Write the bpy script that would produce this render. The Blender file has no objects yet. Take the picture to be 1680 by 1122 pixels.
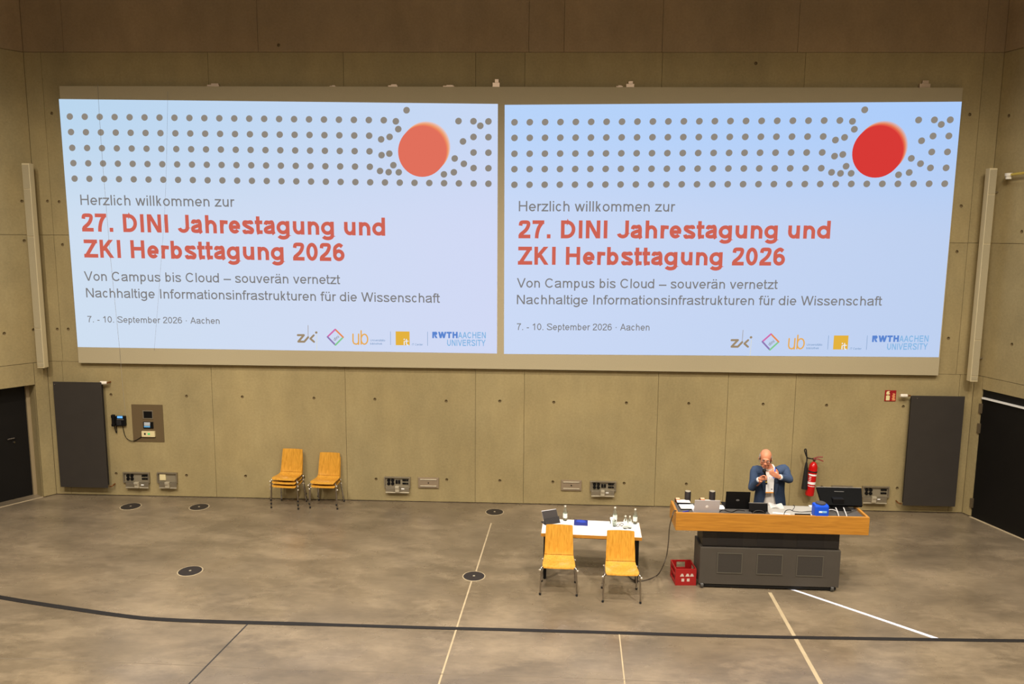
import bpy, bmesh, math, random
from mathutils import Vector, Matrix
random.seed(7)
SC = bpy.context.scene
COL = SC.collection
V = Vector

# ------------------------------------------------------------------ camera
F_PX, PITCH, ROLL, YAW, CAM_H, CAM_D = 1265.0, 0.1387004, 0.0085270, 0.0352882, 5.113595, 14.2
_f0 = V((-math.sin(YAW), math.cos(YAW), 0)); _r0 = V((math.cos(YAW), math.sin(YAW), 0)); _up = V((0, 0, 1))
FWD = _f0*math.cos(PITCH) - _up*math.sin(PITCH)
_u2 = _up*math.cos(PITCH) + _f0*math.sin(PITCH)
RGT = _r0*math.cos(ROLL) + _u2*math.sin(ROLL)
UPV = _u2*math.cos(ROLL) - _r0*math.sin(ROLL)
EYE = V((0, -CAM_D, CAM_H))
cam = bpy.data.cameras.new('camera'); cam.sensor_width = 36; cam.sensor_fit = 'HORIZONTAL'
cam.lens = F_PX*36/1680; cam.clip_end = 200
co = bpy.data.objects.new('camera', cam); COL.objects.link(co)
M = Matrix((RGT, UPV, -FWD)).transposed().to_4x4(); M.translation = EYE
co.matrix_world = M
SC.camera = co

# ------------------------------------------------------------------ light
wd = bpy.data.worlds.new('world'); SC.world = wd; wd.use_nodes = True
wd.node_tree.nodes['Background'].inputs[0].default_value = (1, .8, .6, 1)
wd.node_tree.nodes['Background'].inputs[1].default_value = 0.02
SC.view_settings.view_transform = 'Standard'; SC.view_settings.look = 'None'
SC.view_settings.exposure = 0; SC.view_settings.gamma = 1; SC.view_settings.use_curve_mapping = False

def spot(x, y, z, watt, size, blend, col, tx=None, ty=None, tz=0.0, r=.12):
    l = bpy.data.lights.new('ceiling_or_fill_spot', 'SPOT'); l.energy = watt; l.spot_size = math.radians(size)
    l.spot_blend = blend; l.color = col; l.shadow_soft_size = r
    o = bpy.data.objects.new('ceiling_or_fill_spot', l); COL.objects.link(o); o.location = (x, y, z)
    d = V(((x if tx is None else tx) - x, (y if ty is None else ty) - y, tz-z))
    o.rotation_euler = d.to_track_quat('-Z', 'Y').to_euler()
WARM = (1, .92, .79)
for x in (-7.5, -4, -.6, 2.6, 6):                           # narrow downlights over the stage
    spot(x, -4.4, 10.4, 620, 50, 1.0, WARM, r=.1)
for x in (-8, -4.2, -.5, 3.2, 7):                           # row of downlights over the front of the stage
    spot(x, -6.8, 10.2, 980, 140, 1.0, WARM, ty=-5.2)
for x in (-7, -1, 5):                                       # second row over the front of the hall
    spot(x, -10.5, 10.2, 2800, 134, 1.0, (1, .92, .82), ty=-8)
for x, tx in ((-5.5, -10), (4.6, 8.4)):                    # added fill spots, brightening the two side walls
    spot(x, -8, 9.6, 700, 64, .6, WARM, tx, -1.2, 2.2)
def area_fill(x, y, z, sx, sy, watt, col, tx, ty, tz):
    l = bpy.data.lights.new('added_hall_fill', 'AREA'); l.shape = 'RECTANGLE'; l.size = sx; l.size_y = sy; l.energy = watt; l.color = col
    o = bpy.data.objects.new('added_hall_fill', l); COL.objects.link(o); o.location = (x, y, z)
    o.rotation_euler = (V((tx, ty, tz))-V((x, y, z))).to_track_quat('-Z', 'Y').to_euler()
area_fill(-1, -18.4, 9.5, 12, 1.2, 420, (1, .86, .68), -1, 0, 6)  # added soft fill from the hall rear, lifting the upper wall

# ------------------------------------------------------------------ unprojection of measured points
def ray(px, py): return (FWD + RGT*((px-840)/F_PX) - UPV*((py-561)/F_PX))
def W(px, py, off=0.0):                                    # on a plane parallel to the back wall (y = -off)
    d = ray(px, py); t = (-off - EYE.y)/d.y; return EYE + d*t
def G(px, py, z=0.0):                                      # on a horizontal plane
    d = ray(px, py); t = (z - EYE.z)/d.z; return EYE + d*t
def RP(px, py, p, n):
    d = ray(px, py); t = (V(p)-EYE).dot(n)/d.dot(n); return EYE + d*t

# ------------------------------------------------------------------ materials
def lin(c):
    return tuple(((v/255)/12.92 if v/255 <= .04045 else ((v/255+.055)/1.055)**2.4) for v in c)
MATS = {}
def mat(name, c, rough=.5, metal=0.0, spec=.5, var=0.0, scale=8.0, bump=0.0, trans=0.0, emit=None, es=1.0, stretch=None):
    if name in MATS: return MATS[name]
    m = bpy.data.materials.new(name); m.use_nodes = True; nt = m.node_tree; b = nt.nodes['Principled BSDF']
    L = lin(c)
    b.inputs['Base Color'].default_value = (*L, 1); b.inputs['Roughness'].default_value = rough
    b.inputs['Metallic'].default_value = metal; b.inputs['Specular IOR Level'].default_value = spec
    b.inputs['Transmission Weight'].default_value = trans
    if emit: b.inputs['Emission Color'].default_value = (*lin(emit), 1); b.inputs['Emission Strength'].default_value = es
    if var or bump:
        tc = nt.nodes.new('ShaderNodeTexCoord'); mp = nt.nodes.new('ShaderNodeMapping')
        if stretch: mp.inputs['Scale'].default_value = stretch
        nt.links.new(tc.outputs['Object'], mp.inputs['Vector'])
        n = nt.nodes.new('ShaderNodeTexNoise'); n.inputs['Scale'].default_value = scale; n.inputs['Detail'].default_value = 5
        nt.links.new(mp.outputs[0], n.inputs['Vector'])
        if var:
            r = nt.nodes.new('ShaderNodeValToRGB')
            r.color_ramp.elements[0].position = .3; r.color_ramp.elements[1].position = .7
            r.color_ramp.elements[0].color = (*[v*(1-var) for v in L], 1)
            r.color_ramp.elements[1].color = (*[min(1, v*(1+var)) for v in L], 1)
            nt.links.new(n.outputs['Fac'], r.inputs['Fac']); nt.links.new(r.outputs[0], b.inputs['Base Color'])
        if bump:
            bp = nt.nodes.new('ShaderNodeBump'); bp.inputs['Strength'].default_value = bump; bp.inputs['Distance'].default_value = .01
            nt.links.new(n.outputs['Fac'], bp.inputs['Height']); nt.links.new(bp.outputs[0], b.inputs['Normal'])
    MATS[name] = m; return m
def glow(name, c, s=1.0):
    if name in MATS: return MATS[name]
    m = bpy.data.materials.new(name); m.use_nodes = True; nt = m.node_tree; nt.nodes.clear()
    e = nt.nodes.new('ShaderNodeEmission'); o = nt.nodes.new('ShaderNodeOutputMaterial')
    e.inputs[0].default_value = (*lin(c), 1); e.inputs[1].default_value = s
    nt.links.new(e.outputs[0], o.inputs[0]); MATS[name] = m; return m

def concrete(name, c, floor=False):
    m = bpy.data.materials.new(name); m.use_nodes = True; nt = m.node_tree; b = nt.nodes['Principled BSDF']; N = nt.nodes.new; K = nt.links.new
    geo = N('ShaderNodeNewGeometry'); L = lin(c)
    def noise(scale, detail, stretch, rough=.55):
        mp = N('ShaderNodeMapping'); mp.inputs['Scale'].default_value = stretch; K(geo.outputs['Position'], mp.inputs['Vector'])
        n = N('ShaderNodeTexNoise'); n.inputs['Scale'].default_value = scale; n.inputs['Detail'].default_value = detail
        n.inputs['Roughness'].default_value = rough; K(mp.outputs[0], n.inputs['Vector']); return n
    def ramp(n, lo, hi, p0=.3, p1=.7):
        r = N('ShaderNodeMapRange'); r.inputs[1].default_value = p0; r.inputs[2].default_value = p1
        r.inputs[3].default_value = lo; r.inputs[4].default_value = hi; K(n.outputs['Fac'], r.inputs[0]); return r
    def mul(a, bb):
        x = N('ShaderNodeMath'); x.operation = 'MULTIPLY'; K(a.outputs[0], x.inputs[0]); K(bb.outputs[0], x.inputs[1]); return x
    if floor:
        big = ramp(noise(.5, 6, (1, 1.3, 1), .62), .66, 1.26); mid = ramp(noise(2.0, 8, (.6, 1.3, 1), .68), .76, 1.22)
        fine = ramp(noise(14, 4, (.5, 1.5, 1)), .93, 1.07)
    else:
        big = ramp(noise(.5, 5, (1, 1, .7)), .86, 1.12); mid = ramp(noise(1.6, 7, (1.6, 1.6, .8), .65), .9, 1.1)
        fine = ramp(noise(26, 4, (1, 1, 1)), .93, 1.07)
    f = mul(mul(big, mid), fine)
    oi = N('ShaderNodeObjectInfo'); rr = N('ShaderNodeMapRange'); rr.inputs[3].default_value = .96 if not floor else 1; rr.inputs[4].default_value = 1.05 if not floor else 1
    K(oi.outputs['Random'], rr.inputs[0]); f = mul(f, rr)
    hue = noise(.35 if floor else .8, 3, (1, 1, 1))
    mx = N('ShaderNodeMix'); mx.data_type = 'RGBA'
    mx.inputs[6].default_value = (L[0]*1.03, L[1]*.99, L[2]*.92, 1); mx.inputs[7].default_value = (L[0]*.97, L[1]*1.0, L[2]*1.06, 1)
    K(hue.outputs['Fac'], mx.inputs[0])
    vm = N('ShaderNodeVectorMath'); vm.operation = 'SCALE'; K(mx.outputs[2], vm.inputs[0]); K(f.outputs[0], vm.inputs['Scale'])
    col = vm.outputs[0]
    if floor:                                              # pale worn, dusty patches
        sp = ramp(noise(.9, 9, (.7, 1.4, 1), .74), 0, .7, .50, .66)
        m2 = N('ShaderNodeMix'); m2.data_type = 'RGBA'; K(sp.outputs[0], m2.inputs[0]); K(col, m2.inputs[6])
        m2.inputs[7].default_value = (min(1, L[0]*1.7), min(1, L[1]*1.7), min(1, L[2]*1.7), 1); col = m2.outputs[2]
        rg = ramp(noise(1.2, 5, (1, 1, 1)), .2, .38); K(rg.outputs[0], b.inputs['Roughness'])
    else:
        b.inputs['Roughness'].default_value = .8
    K(col, b.inputs['Base Color'])
    b.inputs['Specular IOR Level'].default_value = .75 if floor else .3
    bp = N('ShaderNodeBump'); bp.inputs['Strength'].default_value = .05 if floor else .18; bp.inputs['Distance'].default_value = .01
    K(noise(18, 6, (1, 1, 1)).outputs['Fac'], bp.inputs['Height']); K(bp.outputs[0], b.inputs['Normal'])
    MATS[name] = m; return m

def wood(name, c, axis='x', rough=.38):
    m = bpy.data.materials.new(name); m.use_nodes = True; nt = m.node_tree; b = nt.nodes['Principled BSDF']; N = nt.nodes.new; K = nt.links.new
    L = lin(c); tc = N('ShaderNodeTexCoord'); mp = N('ShaderNodeMapping')
    s = {'x': (1.2, 14, 22), 'z': (22, 14, 1.2)}[axis]; mp.inputs['Scale'].default_value = s
    K(tc.outputs['Object'], mp.inputs['Vector'])
    n = N('ShaderNodeTexNoise'); n.inputs['Scale'].default_value = 2.2; n.inputs['Detail'].default_value = 6; n.inputs['Distortion'].default_value = .6
    K(mp.outputs[0], n.inputs['Vector'])
    r = N('ShaderNodeValToRGB'); r.color_ramp.elements[0].position = .3; r.color_ramp.elements[1].position = .68
    r.color_ramp.elements[0].color = (L[0]*.78, L[1]*.72, L[2]*.62, 1); r.color_ramp.elements[1].color = (min(1, L[0]*1.1), min(1, L[1]*1.1), L[2]*1.1, 1)
    K(n.outputs['Fac'], r.inputs['Fac']); K(r.outputs[0], b.inputs['Base Color'])
    b.inputs['Roughness'].default_value = rough
    MATS[name] = m; return m

M_WALL = concrete('board_marked_concrete', (154, 138, 98))
M_UP = concrete('upper_concrete', (156, 134, 102))
M_CORE = mat('joint_shadow_concrete', (132, 113, 76), .9)
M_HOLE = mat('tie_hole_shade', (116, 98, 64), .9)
M_FLOOR = concrete('polished_concrete', (121, 107, 87), True)
M_OAK = wood('oak_veneer', (186, 128, 44), 'x', .42)
M_PLY = wood('beech_plywood', (208, 152, 58), 'z', .24)
M_CHROME = mat('chrome', (175, 168, 158), .25, 1.0)
M_BLACK = mat('black_plastic', (14, 13, 13), .5, spec=.2)
M_RUB = mat('black_rubber', (14, 13, 12), .7)
M_DOOR = mat('black_lacquer', (16, 14, 12), .5, spec=.25, var=.1, scale=3)
M_RAD = mat('anthracite_enamel', (50, 45, 40), .55, var=.06, scale=5)
M_STEEL = mat('brushed_steel', (158, 148, 128), .45, .75, var=.08, scale=20, stretch=(1, 1, 8))
M_STEELL = mat('bright_steel', (215, 205, 180), .4, .6)
M_WHITE = mat('white_laminate', (246, 242, 238), .35)
M_PAPER = mat('white_paper', (245, 243, 240), .7)
M_GLASS = mat('clear_glass', (236, 244, 236), .08, trans=.94, spec=.5)
M_GLASS.node_tree.nodes['Principled BSDF'].inputs['IOR'].default_value = 1.13
M_GREY = mat('grey_linoleum', (128, 124, 118), .5, var=.06, scale=12)
M_CARC = mat('charcoal_board', (72, 66, 58), .55, var=.06, scale=4)
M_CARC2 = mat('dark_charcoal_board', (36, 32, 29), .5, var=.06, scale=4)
M_RED = mat('red_plastic', (158, 24, 24), .4)
M_REDS = mat('red_enamel', (196, 14, 16), .25)
M_BLUE = mat('blue_plastic', (14, 78, 210), .4)
M_NAVY = mat('blue_fabric', (30, 42, 120), .8)
M_SKIN = mat('skin', (214, 140, 104), .5, var=.08, scale=25)
M_SUIT = mat('blue_suit_cloth', (58, 76, 106), .85, var=.12, scale=60, bump=.1)
M_SHIRT = mat('white_shirt_cloth', (222, 214, 204), .8, var=.05, scale=20)
M_TROU = mat('dark_trouser_cloth', (34, 36, 46), .85)
M_HAIR = mat('grey_hair', (176, 166, 154), .8, var=.25, scale=120)
M_SCREEN = mat('screen_fabric', (172, 159, 128), .85, var=.03, scale=60)
M_COL = mat('pale_grey_grille', (164, 152, 122), .6, var=.05, scale=90)
M_COLB = mat('pale_cabinet_paint', (206, 190, 150), .5)
M_JOINT = mat('pale_joint_mortar', (178, 160, 128), .7, var=.1, scale=6)
M_SEAM = mat('dark_seam', (48, 46, 46), .7)
M_STRIP = mat('white_strip', (226, 230, 246), .4)
M_COPPER = mat('copper_pipe', (150, 100, 58), .35, .8)
M_CREAM = mat('cream_plastic', (222, 206, 158), .5)
M_SILVER = mat('silver_aluminium', (200, 198, 200), .45, .35)

# ------------------------------------------------------------------ object helpers
def add(name, bm, m, parent=None, smooth=False, kind=None):
    me = bpy.data.meshes.new(name)
    bmesh.ops.recalc_face_normals(bm, faces=bm.faces)
    if parent is not None and parent.get('_w'):
        bm.transform(Matrix.Translation(-V(parent['_w'])))
    if smooth:
        for f in bm.faces: f.smooth = True
        for e in bm.edges:
            if len(e.link_faces) == 2 and e.calc_face_angle(0) > .7: e.smooth = False
    bm.to_mesh(me); bm.free()
    for x in (m if isinstance(m, (list, tuple)) else [m]): me.materials.append(x)
    o = bpy.data.objects.new(name, me); COL.objects.link(o)
    if parent is not None:
        o.parent = parent
        if parent.get('_w'): o['_w'] = parent['_w']
    if kind: o['kind'] = kind
    return o
def thing(name, label, cat, loc, rotz=0.0, group=None, world=False):
    o = bpy.data.objects.new(name, None); COL.objects.link(o); o.location = loc; o.rotation_euler = (0, 0, rotz)
    o.empty_display_size = .1
    o['label'] = label; o['category'] = cat
    if group: o['group'] = group
    if world: o['_w'] = list(loc)                          # children are given in world coordinates
    return o
def tag(o, label, cat, group=None):
    o['label'] = label; o['category'] = cat
    if group: o['group'] = group
    return o
def box(bm, x0, x1, y0, y1, z0, z1, bev=0.0, rot=None):
    r = bmesh.ops.create_cube(bm, size=1)
    mtx = Matrix.Translation(((x0+x1)/2, (y0+y1)/2, (z0+z1)/2)) @ Matrix.Diagonal((abs(x1-x0), abs(y1-y0), abs(z1-z0), 1))
    if rot is not None: mtx = rot @ mtx
    bmesh.ops.transform(bm, matrix=mtx, verts=r['verts'])
    if bev:
        es = list({e for v in r['verts'] for e in v.link_edges})
        bmesh.ops.bevel(bm, geom=es, offset=bev, segments=2, affect='EDGES', profile=.5)
    return bm
def bx(x0, x1, y0, y1, z0, z1, bev=0.0, rot=None):
    return box(bmesh.new(), x0, x1, y0, y1, z0, z1, bev, rot)
def cyl(bm, p, r, h, n=24, axis='z', r2=None):
    g = bmesh.ops.create_cone(bm, cap_ends=True, segments=n, radius1=r, radius2=r if r2 is None else r2, depth=h)
    mt = Matrix.Translation((0, 0, h/2))
    if axis == 'y': mt = Matrix.Rotation(math.pi/2, 4, 'X') @ mt       # grows towards -y
    if axis == 'x': mt = Matrix.Rotation(math.pi/2, 4, 'Y') @ mt
    bmesh.ops.transform(bm, matrix=Matrix.Translation(p) @ mt, verts=g['verts']); return bm
def ball(bm, p, r, sx=1, sy=1, sz=1, rot=None, n=14):
    g = bmesh.ops.create_uvsphere(bm, u_segments=n, v_segments=max(6, n//2+2), radius=r)
    mt = Matrix.Diagonal((sx, sy, sz, 1))
    if rot is not None: mt = rot.to_4x4() @ mt
    bmesh.ops.transform(bm, matrix=Matrix.Translation(p) @ mt, verts=g['verts']); return bm
def lathe(bm, prof, p=(0, 0, 0), n=20):
    rings = []
    for r, z in prof:
        rings.append([bm.verts.new(V(p)+V((r*math.cos(2*math.pi*k/n), r*math.sin(2*math.pi*k/n), z))) for k in range(n)])
    for a, b in zip(rings, rings[1:]):
        for k in range(n): bm.faces.new((a[k], a[(k+1) % n], b[(k+1) % n], b[k]))
    bm.faces.new(rings[0]); bm.faces.new(rings[-1]); return bm
def smoothpts(pts, k=5):
    pts = [V(p) for p in pts]; out = []
    for i in range(len(pts)-1):
        p0 = pts[max(i-1, 0)]; p1 = pts[i]; p2 = pts[i+1]; p3 = pts[min(i+2, len(pts)-1)]
        for j in range(k):
            t = j/k
            out.append(.5*((2*p1)+(-p0+p2)*t+(2*p0-5*p1+4*p2-p3)*t*t+(-p0+3*p1-3*p2+p3)*t**3))
    out.append(pts[-1]); return out
def tube(bm, pts, r, n=8, flat=None):
    pts = [V(p) for p in pts]; rr = r if isinstance(r, (list, tuple)) else [r]*len(pts)
    prev = None; rings = []
    for i, p in enumerate(pts):
        t = (pts[min(i+1, len(pts)-1)]-pts[max(i-1, 0)]).normalized()
        if prev is None:
            a = V((0, 0, 1)) if abs(t.z) < .9 else V((1, 0, 0)); u = t.cross(a).normalized()
        else:
            u = (prev - t*prev.dot(t)).normalized()
        prev = u; w = t.cross(u); s = 1 if flat is None else flat
        rings.append([bm.verts.new(p + (u*math.cos(2*math.pi*k/n) + w*math.sin(2*math.pi*k/n)*s)*rr[i]) for k in range(n)])
    for a, b in zip(rings, rings[1:]):
        for k in range(n): bm.faces.new((a[k], a[(k+1) % n], b[(k+1) % n], b[k]))
    bm.faces.new(rings[0]); bm.faces.new(rings[-1]); return bm
def tb(pts, r, n=8, k=0, flat=None): return tube(bmesh.new(), smoothpts(pts, k) if k else pts, r, n, flat)
def loft(bm, rings, cap=True, closed=True):
    vs = [[bm.verts.new(p) for p in r] for r in rings]; n = len(vs[0])
    for a, b in zip(vs, vs[1:]):
        for k in range(n if closed else n-1): bm.faces.new((a[k], a[(k+1) % n], b[(k+1) % n], b[k]))
    if cap: bm.faces.new(vs[0]); bm.faces.new(vs[-1])
    return bm
def poly(bm, pts, d=None):                                 # flat polygon, or a prism extruded by vector d
    f = bm.faces.new([bm.verts.new(p) for p in pts])
    if d is not None:
        g = bmesh.ops.extrude_face_region(bm, geom=[f])
        bmesh.ops.translate(bm, vec=d, verts=[v for v in g['geom'] if isinstance(v, bmesh.types.BMVert)])
    return bm
def realize(o):                                            # apply modifiers
    bpy.context.view_layer.update()
    dg = bpy.context.evaluated_depsgraph_get()
    me = bpy.data.meshes.new_from_object(o.evaluated_get(dg)); o.modifiers.clear(); o.data = me; return o
def dup(root, loc, rotz, label=None, group=None):
    r = root.copy(); COL.objects.link(r); r.location = loc; r.rotation_euler = (0, 0, rotz)
    if label: r['label'] = label
    if group: r['group'] = group
    for ch in list(root.children):
        c = ch.copy(); COL.objects.link(c); c.parent = r
        for g in list(ch.children):
            d = g.copy(); COL.objects.link(d); d.parent = c
    return r
def struct(o, label=None):
    o['kind'] = 'structure'
    if label: o['label'] = label
    return o

# ------------------------------------------------------------------ the hall
XL, XR, Z1, Z2, Z3, ZT = -9.39, 7.98, 2.64, 5.03, 8.30, 11.2
LC, RC = V((XL, 0, 0)), V((XR, 0, 0))
LD, RD = V((-.7, -1, 0)).normalized(), V((.3, -1, 0)).normalized()
LN, RN = V((-LD.y, LD.x, 0)), V((RD.y, -RD.x, 0))          # normals into the room
def bmap(u, v, d=0): return V((u, -d, v))
def lmap(u, v, d=0): return LC + LD*u + LN*d + V((0, 0, v))
def rmap(u, v, d=0): return RC + RD*u + RN*d + V((0, 0, v))

def panel(parent, mp, u0, u1, v0, v1, holes=(), m=None, thick=.05, gap=.003, hr=.029):
    bm = bmesh.new(); u0 += gap; u1 -= gap; v0 += gap; v1 -= gap
    loops = [[(u0, v0), (u1, v0), (u1, v1), (u0, v1)]]
    for hu, hv in holes:
        if u0+.06 < hu < u1-.06 and v0+.06 < hv < v1-.06:
            loops.append([(hu+hr*math.cos(2*math.pi*k/12), hv+hr*math.sin(2*math.pi*k/12)) for k in range(12)])
    edges = []; lv = []
    for lp in loops:
        vs = [bm.verts.new((a, b, 0)) for a, b in lp]; lv.append(vs)
        edges += [bm.edges.new((vs[i], vs[(i+1) % len(vs)])) for i in range(len(vs))]
    bmesh.ops.triangle_fill(bm, use_beauty=True, use_dissolve=False, edges=edges)
    for i, vs in enumerate(lv):
        n = len(vs); k = 1.0
        if i:
            c = V((sum(v.co.x for v in vs)/n, sum(v.co.y for v in vs)/n, 0))
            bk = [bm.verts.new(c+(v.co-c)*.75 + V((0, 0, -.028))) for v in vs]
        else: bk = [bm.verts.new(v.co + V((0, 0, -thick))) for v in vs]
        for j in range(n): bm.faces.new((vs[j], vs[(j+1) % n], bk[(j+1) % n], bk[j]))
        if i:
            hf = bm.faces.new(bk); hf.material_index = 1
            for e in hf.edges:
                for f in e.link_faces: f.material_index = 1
    for v in bm.verts: v.co = mp(v.co.x, v.co.y, v.co.z)
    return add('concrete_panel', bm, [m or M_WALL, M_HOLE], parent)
def core(name, mp, rects, thick, m):
    bm = bmesh.new()
    for u0, u1, v0, v1 in rects:
        a = [mp(u0, v0, -.045), mp(u1, v0, -.045), mp(u1, v1, -.045), mp(u0, v1, -.045)]
        b = [mp(u0, v0, -thick), mp(u1, v0, -thick), mp(u1, v1, -thick), mp(u0, v1, -thick)]
        loft(bm, [a, b])
    return struct(add(name, bm, m))

HOLES = [(306, 650), (397.6, 651), (515, 653), (615, 655), (732, 658), (820, 658), (908.5, 660), (1027.6, 661), (1130, 662), (1252, 663), (1356, 665), (1482, 667),
         (306, 780), (403, 781), (617, 786), (733, 787), (820, 788.5), (907, 790.5), (1024, 793), (1126, 794), (1348, 799), (1472, 801), (182, 647.6), (190.6, 777), (498, 783),
         (68, 186), (85, 186), (78, 330), (97, 331), (84, 401), (102.6, 401.5), (94, 540), (112, 540),
         (1591, 188), (1611, 188), (1577, 338), (1597, 337), (1570, 413), (1590, 413), (1556, 555), (1576, 555), (457, 74), (1240, 104)]
bh = [(W(*h).x, W(*h).z) for h in HOLES]
wb = core('wall_back', bmap, [(XL-.6, XR+.6, -.2, ZT)], .4, M_CORE)
low = [XL] + [W(x, 710).x for x in (110, 351, 568, 780, 859.5, 1077.5, 1191, 1301, 1567)] + [XR]
mid_ = [XL] + [W(*q).x for q in ((84, 330), (351, 330), (568, 330), (780, 330), (859, 330), (1079, 330), (1308, 330))] + [W(1594, 330).x, XR]
top = [XL] + [W(x, 40).x for x in (101.5, 422, 868, 926, 1087.5, 1311, 1619)] + [XR]
for xs, a, b, m in ((low, .012, Z1, M_WALL), (mid_, Z1, Z2, M_WALL), (mid_, Z2, Z3, M_WALL), (top, Z3, ZT, M_UP)):
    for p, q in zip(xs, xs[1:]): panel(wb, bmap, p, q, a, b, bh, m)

def tof(p, c, d): return (V((p.x, p.y, 0))-c).dot(d)
lt0 = tof(RP(66, 740, LC, LN), LC, LD); lzl = RP(58.6, 630.4, LC, LN).z
rt0 = tof(RP(1601, 745, RC, RN), RC, RD); rzl = RP(1610, 638, RC, RN).z
LW_, RW_ = 1.9, 2.1                                        # door openings
wl = core('wall_left', lmap, [(0, lt0, -.2, ZT), (lt0, lt0+LW_, lzl, ZT), (lt0+LW_, 23, -.2, ZT)], .42, M_WALL)
lh = [(tof(RP(*h, LC, LN), LC, LD), RP(*h, LC, LN).z) for h in ((7, 547), (36, 330), (40, 395), (55, 541), (63, 650), (72, 781))]
for u0, u1, v0, v1 in ((0, lt0, .012, Z1), (lt0, lt0+LW_, lzl-.005, Z1), (lt0+LW_, lt0+LW_+2.4, .012, Z1), (0, lt0+LW_, Z1, Z2), (lt0+LW_, lt0+LW_+2.4, Z1, Z2), (0, lt0+LW_, Z2, Z3), (lt0+LW_, lt0+LW_+2.4, Z2, Z3), (0, 1.2, Z3, ZT), (1.2, 4, Z3, ZT)):
    panel(wl, lmap, u0, u1, v0, v1, lh, M_WALL if v0 < Z3 else M_UP, gap=.004)
for u in (lt0+LW_+2.4, 7.5, 11, 15, 19): panel(wl, lmap, u, u+3.5, .012, Z2, (), M_WALL)
wr = core('wall_right', rmap, [(0, rt0, -.2, ZT), (rt0, rt0+RW_, rzl, ZT), (rt0+RW_, 21, -.2, ZT)], .42, M_WALL)
rh = [(tof(RP(*h, RC, RN), RC, RD), RP(*h, RC, RN).z) for h in ((1660, 565), (1655, 190), (1676, 380))]
for u0, u1, v0, v1 in ((0, rt0, .012, Z1), (rt0, rt0+RW_, rzl-.005, Z1), (rt0+RW_, rt0+RW_+2.4, .012, Z1), (0, rt0+RW_, Z1, Z2), (rt0+RW_, rt0+RW_+2.4, Z1, Z2), (0, rt0+RW_, Z2, Z3), (rt0+RW_, rt0+RW_+2.4, Z2, Z3), (0, .5, Z3, ZT), (.5, 4, Z3, ZT)):
    panel(wr, rmap, u0, u1, v0, v1, rh, M_WALL if v0 < Z3 else M_UP, gap=.004)
for u in (rt0+RW_+2.4, 8.2, 11.7, 15.2): panel(wr, rmap, u, u+3.5, .012, Z2, (), M_WALL)
struct(add('wall_front', bx(-24, 15, -19.3, -19, -.2, ZT), M_UP))
struct(add('ceiling', bx(-24, 15, -19.3, .4, ZT, ZT+.2), mat('ceiling_board', (120, 100, 76), .9, var=.05)))
fl = struct(add('floor', bx(-24, 15, -19.3, .4, -.2, 0), M_FLOOR))

def ribbon(pts, w, h=.004, z=0.0):
    bm = bmesh.new(); rings = []
    ww = w if isinstance(w, (list, tuple)) else [w]*len(pts)
    for i, p in enumerate(pts):
        t = (pts[min(i+1, len(pts)-1)]-pts[max(i-1, 0)]); t.z = 0; t.normalize(); s = V((-t.y, t.x, 0))*ww[i]/2
        rings.append([V((p.x, p.y, z))-s, V((p.x, p.y, z))+s, V((p.x, p.y, z+h))+s, V((p.x, p.y, z+h))-s])
    return loft(bm, rings)
for pts, w in ((((806, 858), (778, 947)), .022), (((776, 946), (720, 1122)), .022), (((1263, 972), (1347, 1122)), .05), (((1016, 1040), (1025, 1122)), .016)):
    q = [G(*p) for p in pts]
    if pts[1][1] > 1100: q[1] = q[1] + (q[1]-q[0])*.3
    add('joint_strip', ribbon(q, w, .0015), M_JOINT, fl)
q = [G(408, 1022), G(310, 1122)]; q[1] += (q[1]-q[0])*.3
add('seam_strip', ribbon(q, .02, .0015), M_SEAM, fl)
crk = [(-40, 1078), (30, 1081), (60, 1080), (160, 1086), (260, 1089), (340, 1093), (470, 1098), (600, 1102), (760, 1107), (900, 1111), (1060, 1117), (1150, 1121)]
add('crack_strip', ribbon(smoothpts([G(*p) for p in crk], 3), .007, .0015), mat('crack_grey', (120, 108, 92), .8), fl)
ln = [(-160, 952), (0, 980), (60, 990), (120, 999), (190, 1009), (250, 1015.5), (350, 1020), (500, 1024), (700, 1030), (820, 1033), (1000, 1038), (1200, 1044), (1400, 1047.5), (1560, 1050), (1680, 1051.5), (1850, 1053)]
lp = smoothpts([G(*p) for p in ln], 4)
struct(add('trim_1', ribbon(lp, [.085 if p.x < -3 else .07 for p in lp], .006), mat('dark_channel', (26, 23, 22), .6, var=.15, scale=9)), 'dark channel strip curving across the stage floor')

# doors
def side_box(mp, u0, u1, v0, v1, d0, d1):
    bm = bmesh.new(); loft(bm, [[mp(u0, v0, d0), mp(u1, v0, d0), mp(u1, v1, d0), mp(u0, v1, d0)], [mp(u0, v0, d1), mp(u1, v0, d1), mp(u1, v1, d1), mp(u0, v1, d1)]]); return bm
d1 = struct(add('door_1', side_box(lmap, lt0, lt0+LW_, .002, lzl, -.40, -.34), M_DOOR), 'black door set deep in the left wall opening')
add('door_frame', side_box(lmap, lt0, lt0+.06, .002, lzl, -.338, -.29), mat('door_frame_grey', (150, 132, 100), .6), d1)
hp = RP(22, 718, lmap(0, 0, -.33), LN); hu = tof(hp, LC, LD)
bm = tb([lmap(hu, hp.z, -.34), lmap(hu, hp.z, -.285), lmap(hu+.12, hp.z, -.285)], .011)
cyl(bm, lmap(hu, hp.z-.09, -.335), .02, .02, 12, 'x'); add('door_handle', bm, M_CHROME, d1)
add('threshold_strip', side_box(lmap, lt0, lt0+LW_, .001, .006, -.06, -.02), M_JOINT, d1)
d2 = struct(add('door_2', side_box(rmap, rt0+.01, rt0+RW_, .006, rzl-.18, -.09, -.02), M_DOOR), 'black door leaf in the right wall')
add('transom_panel', side_box(rmap, rt0+.01, rt0+RW_, rzl-.14, rzl-.005, -.09, -.025), M_DOOR, d2)
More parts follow.
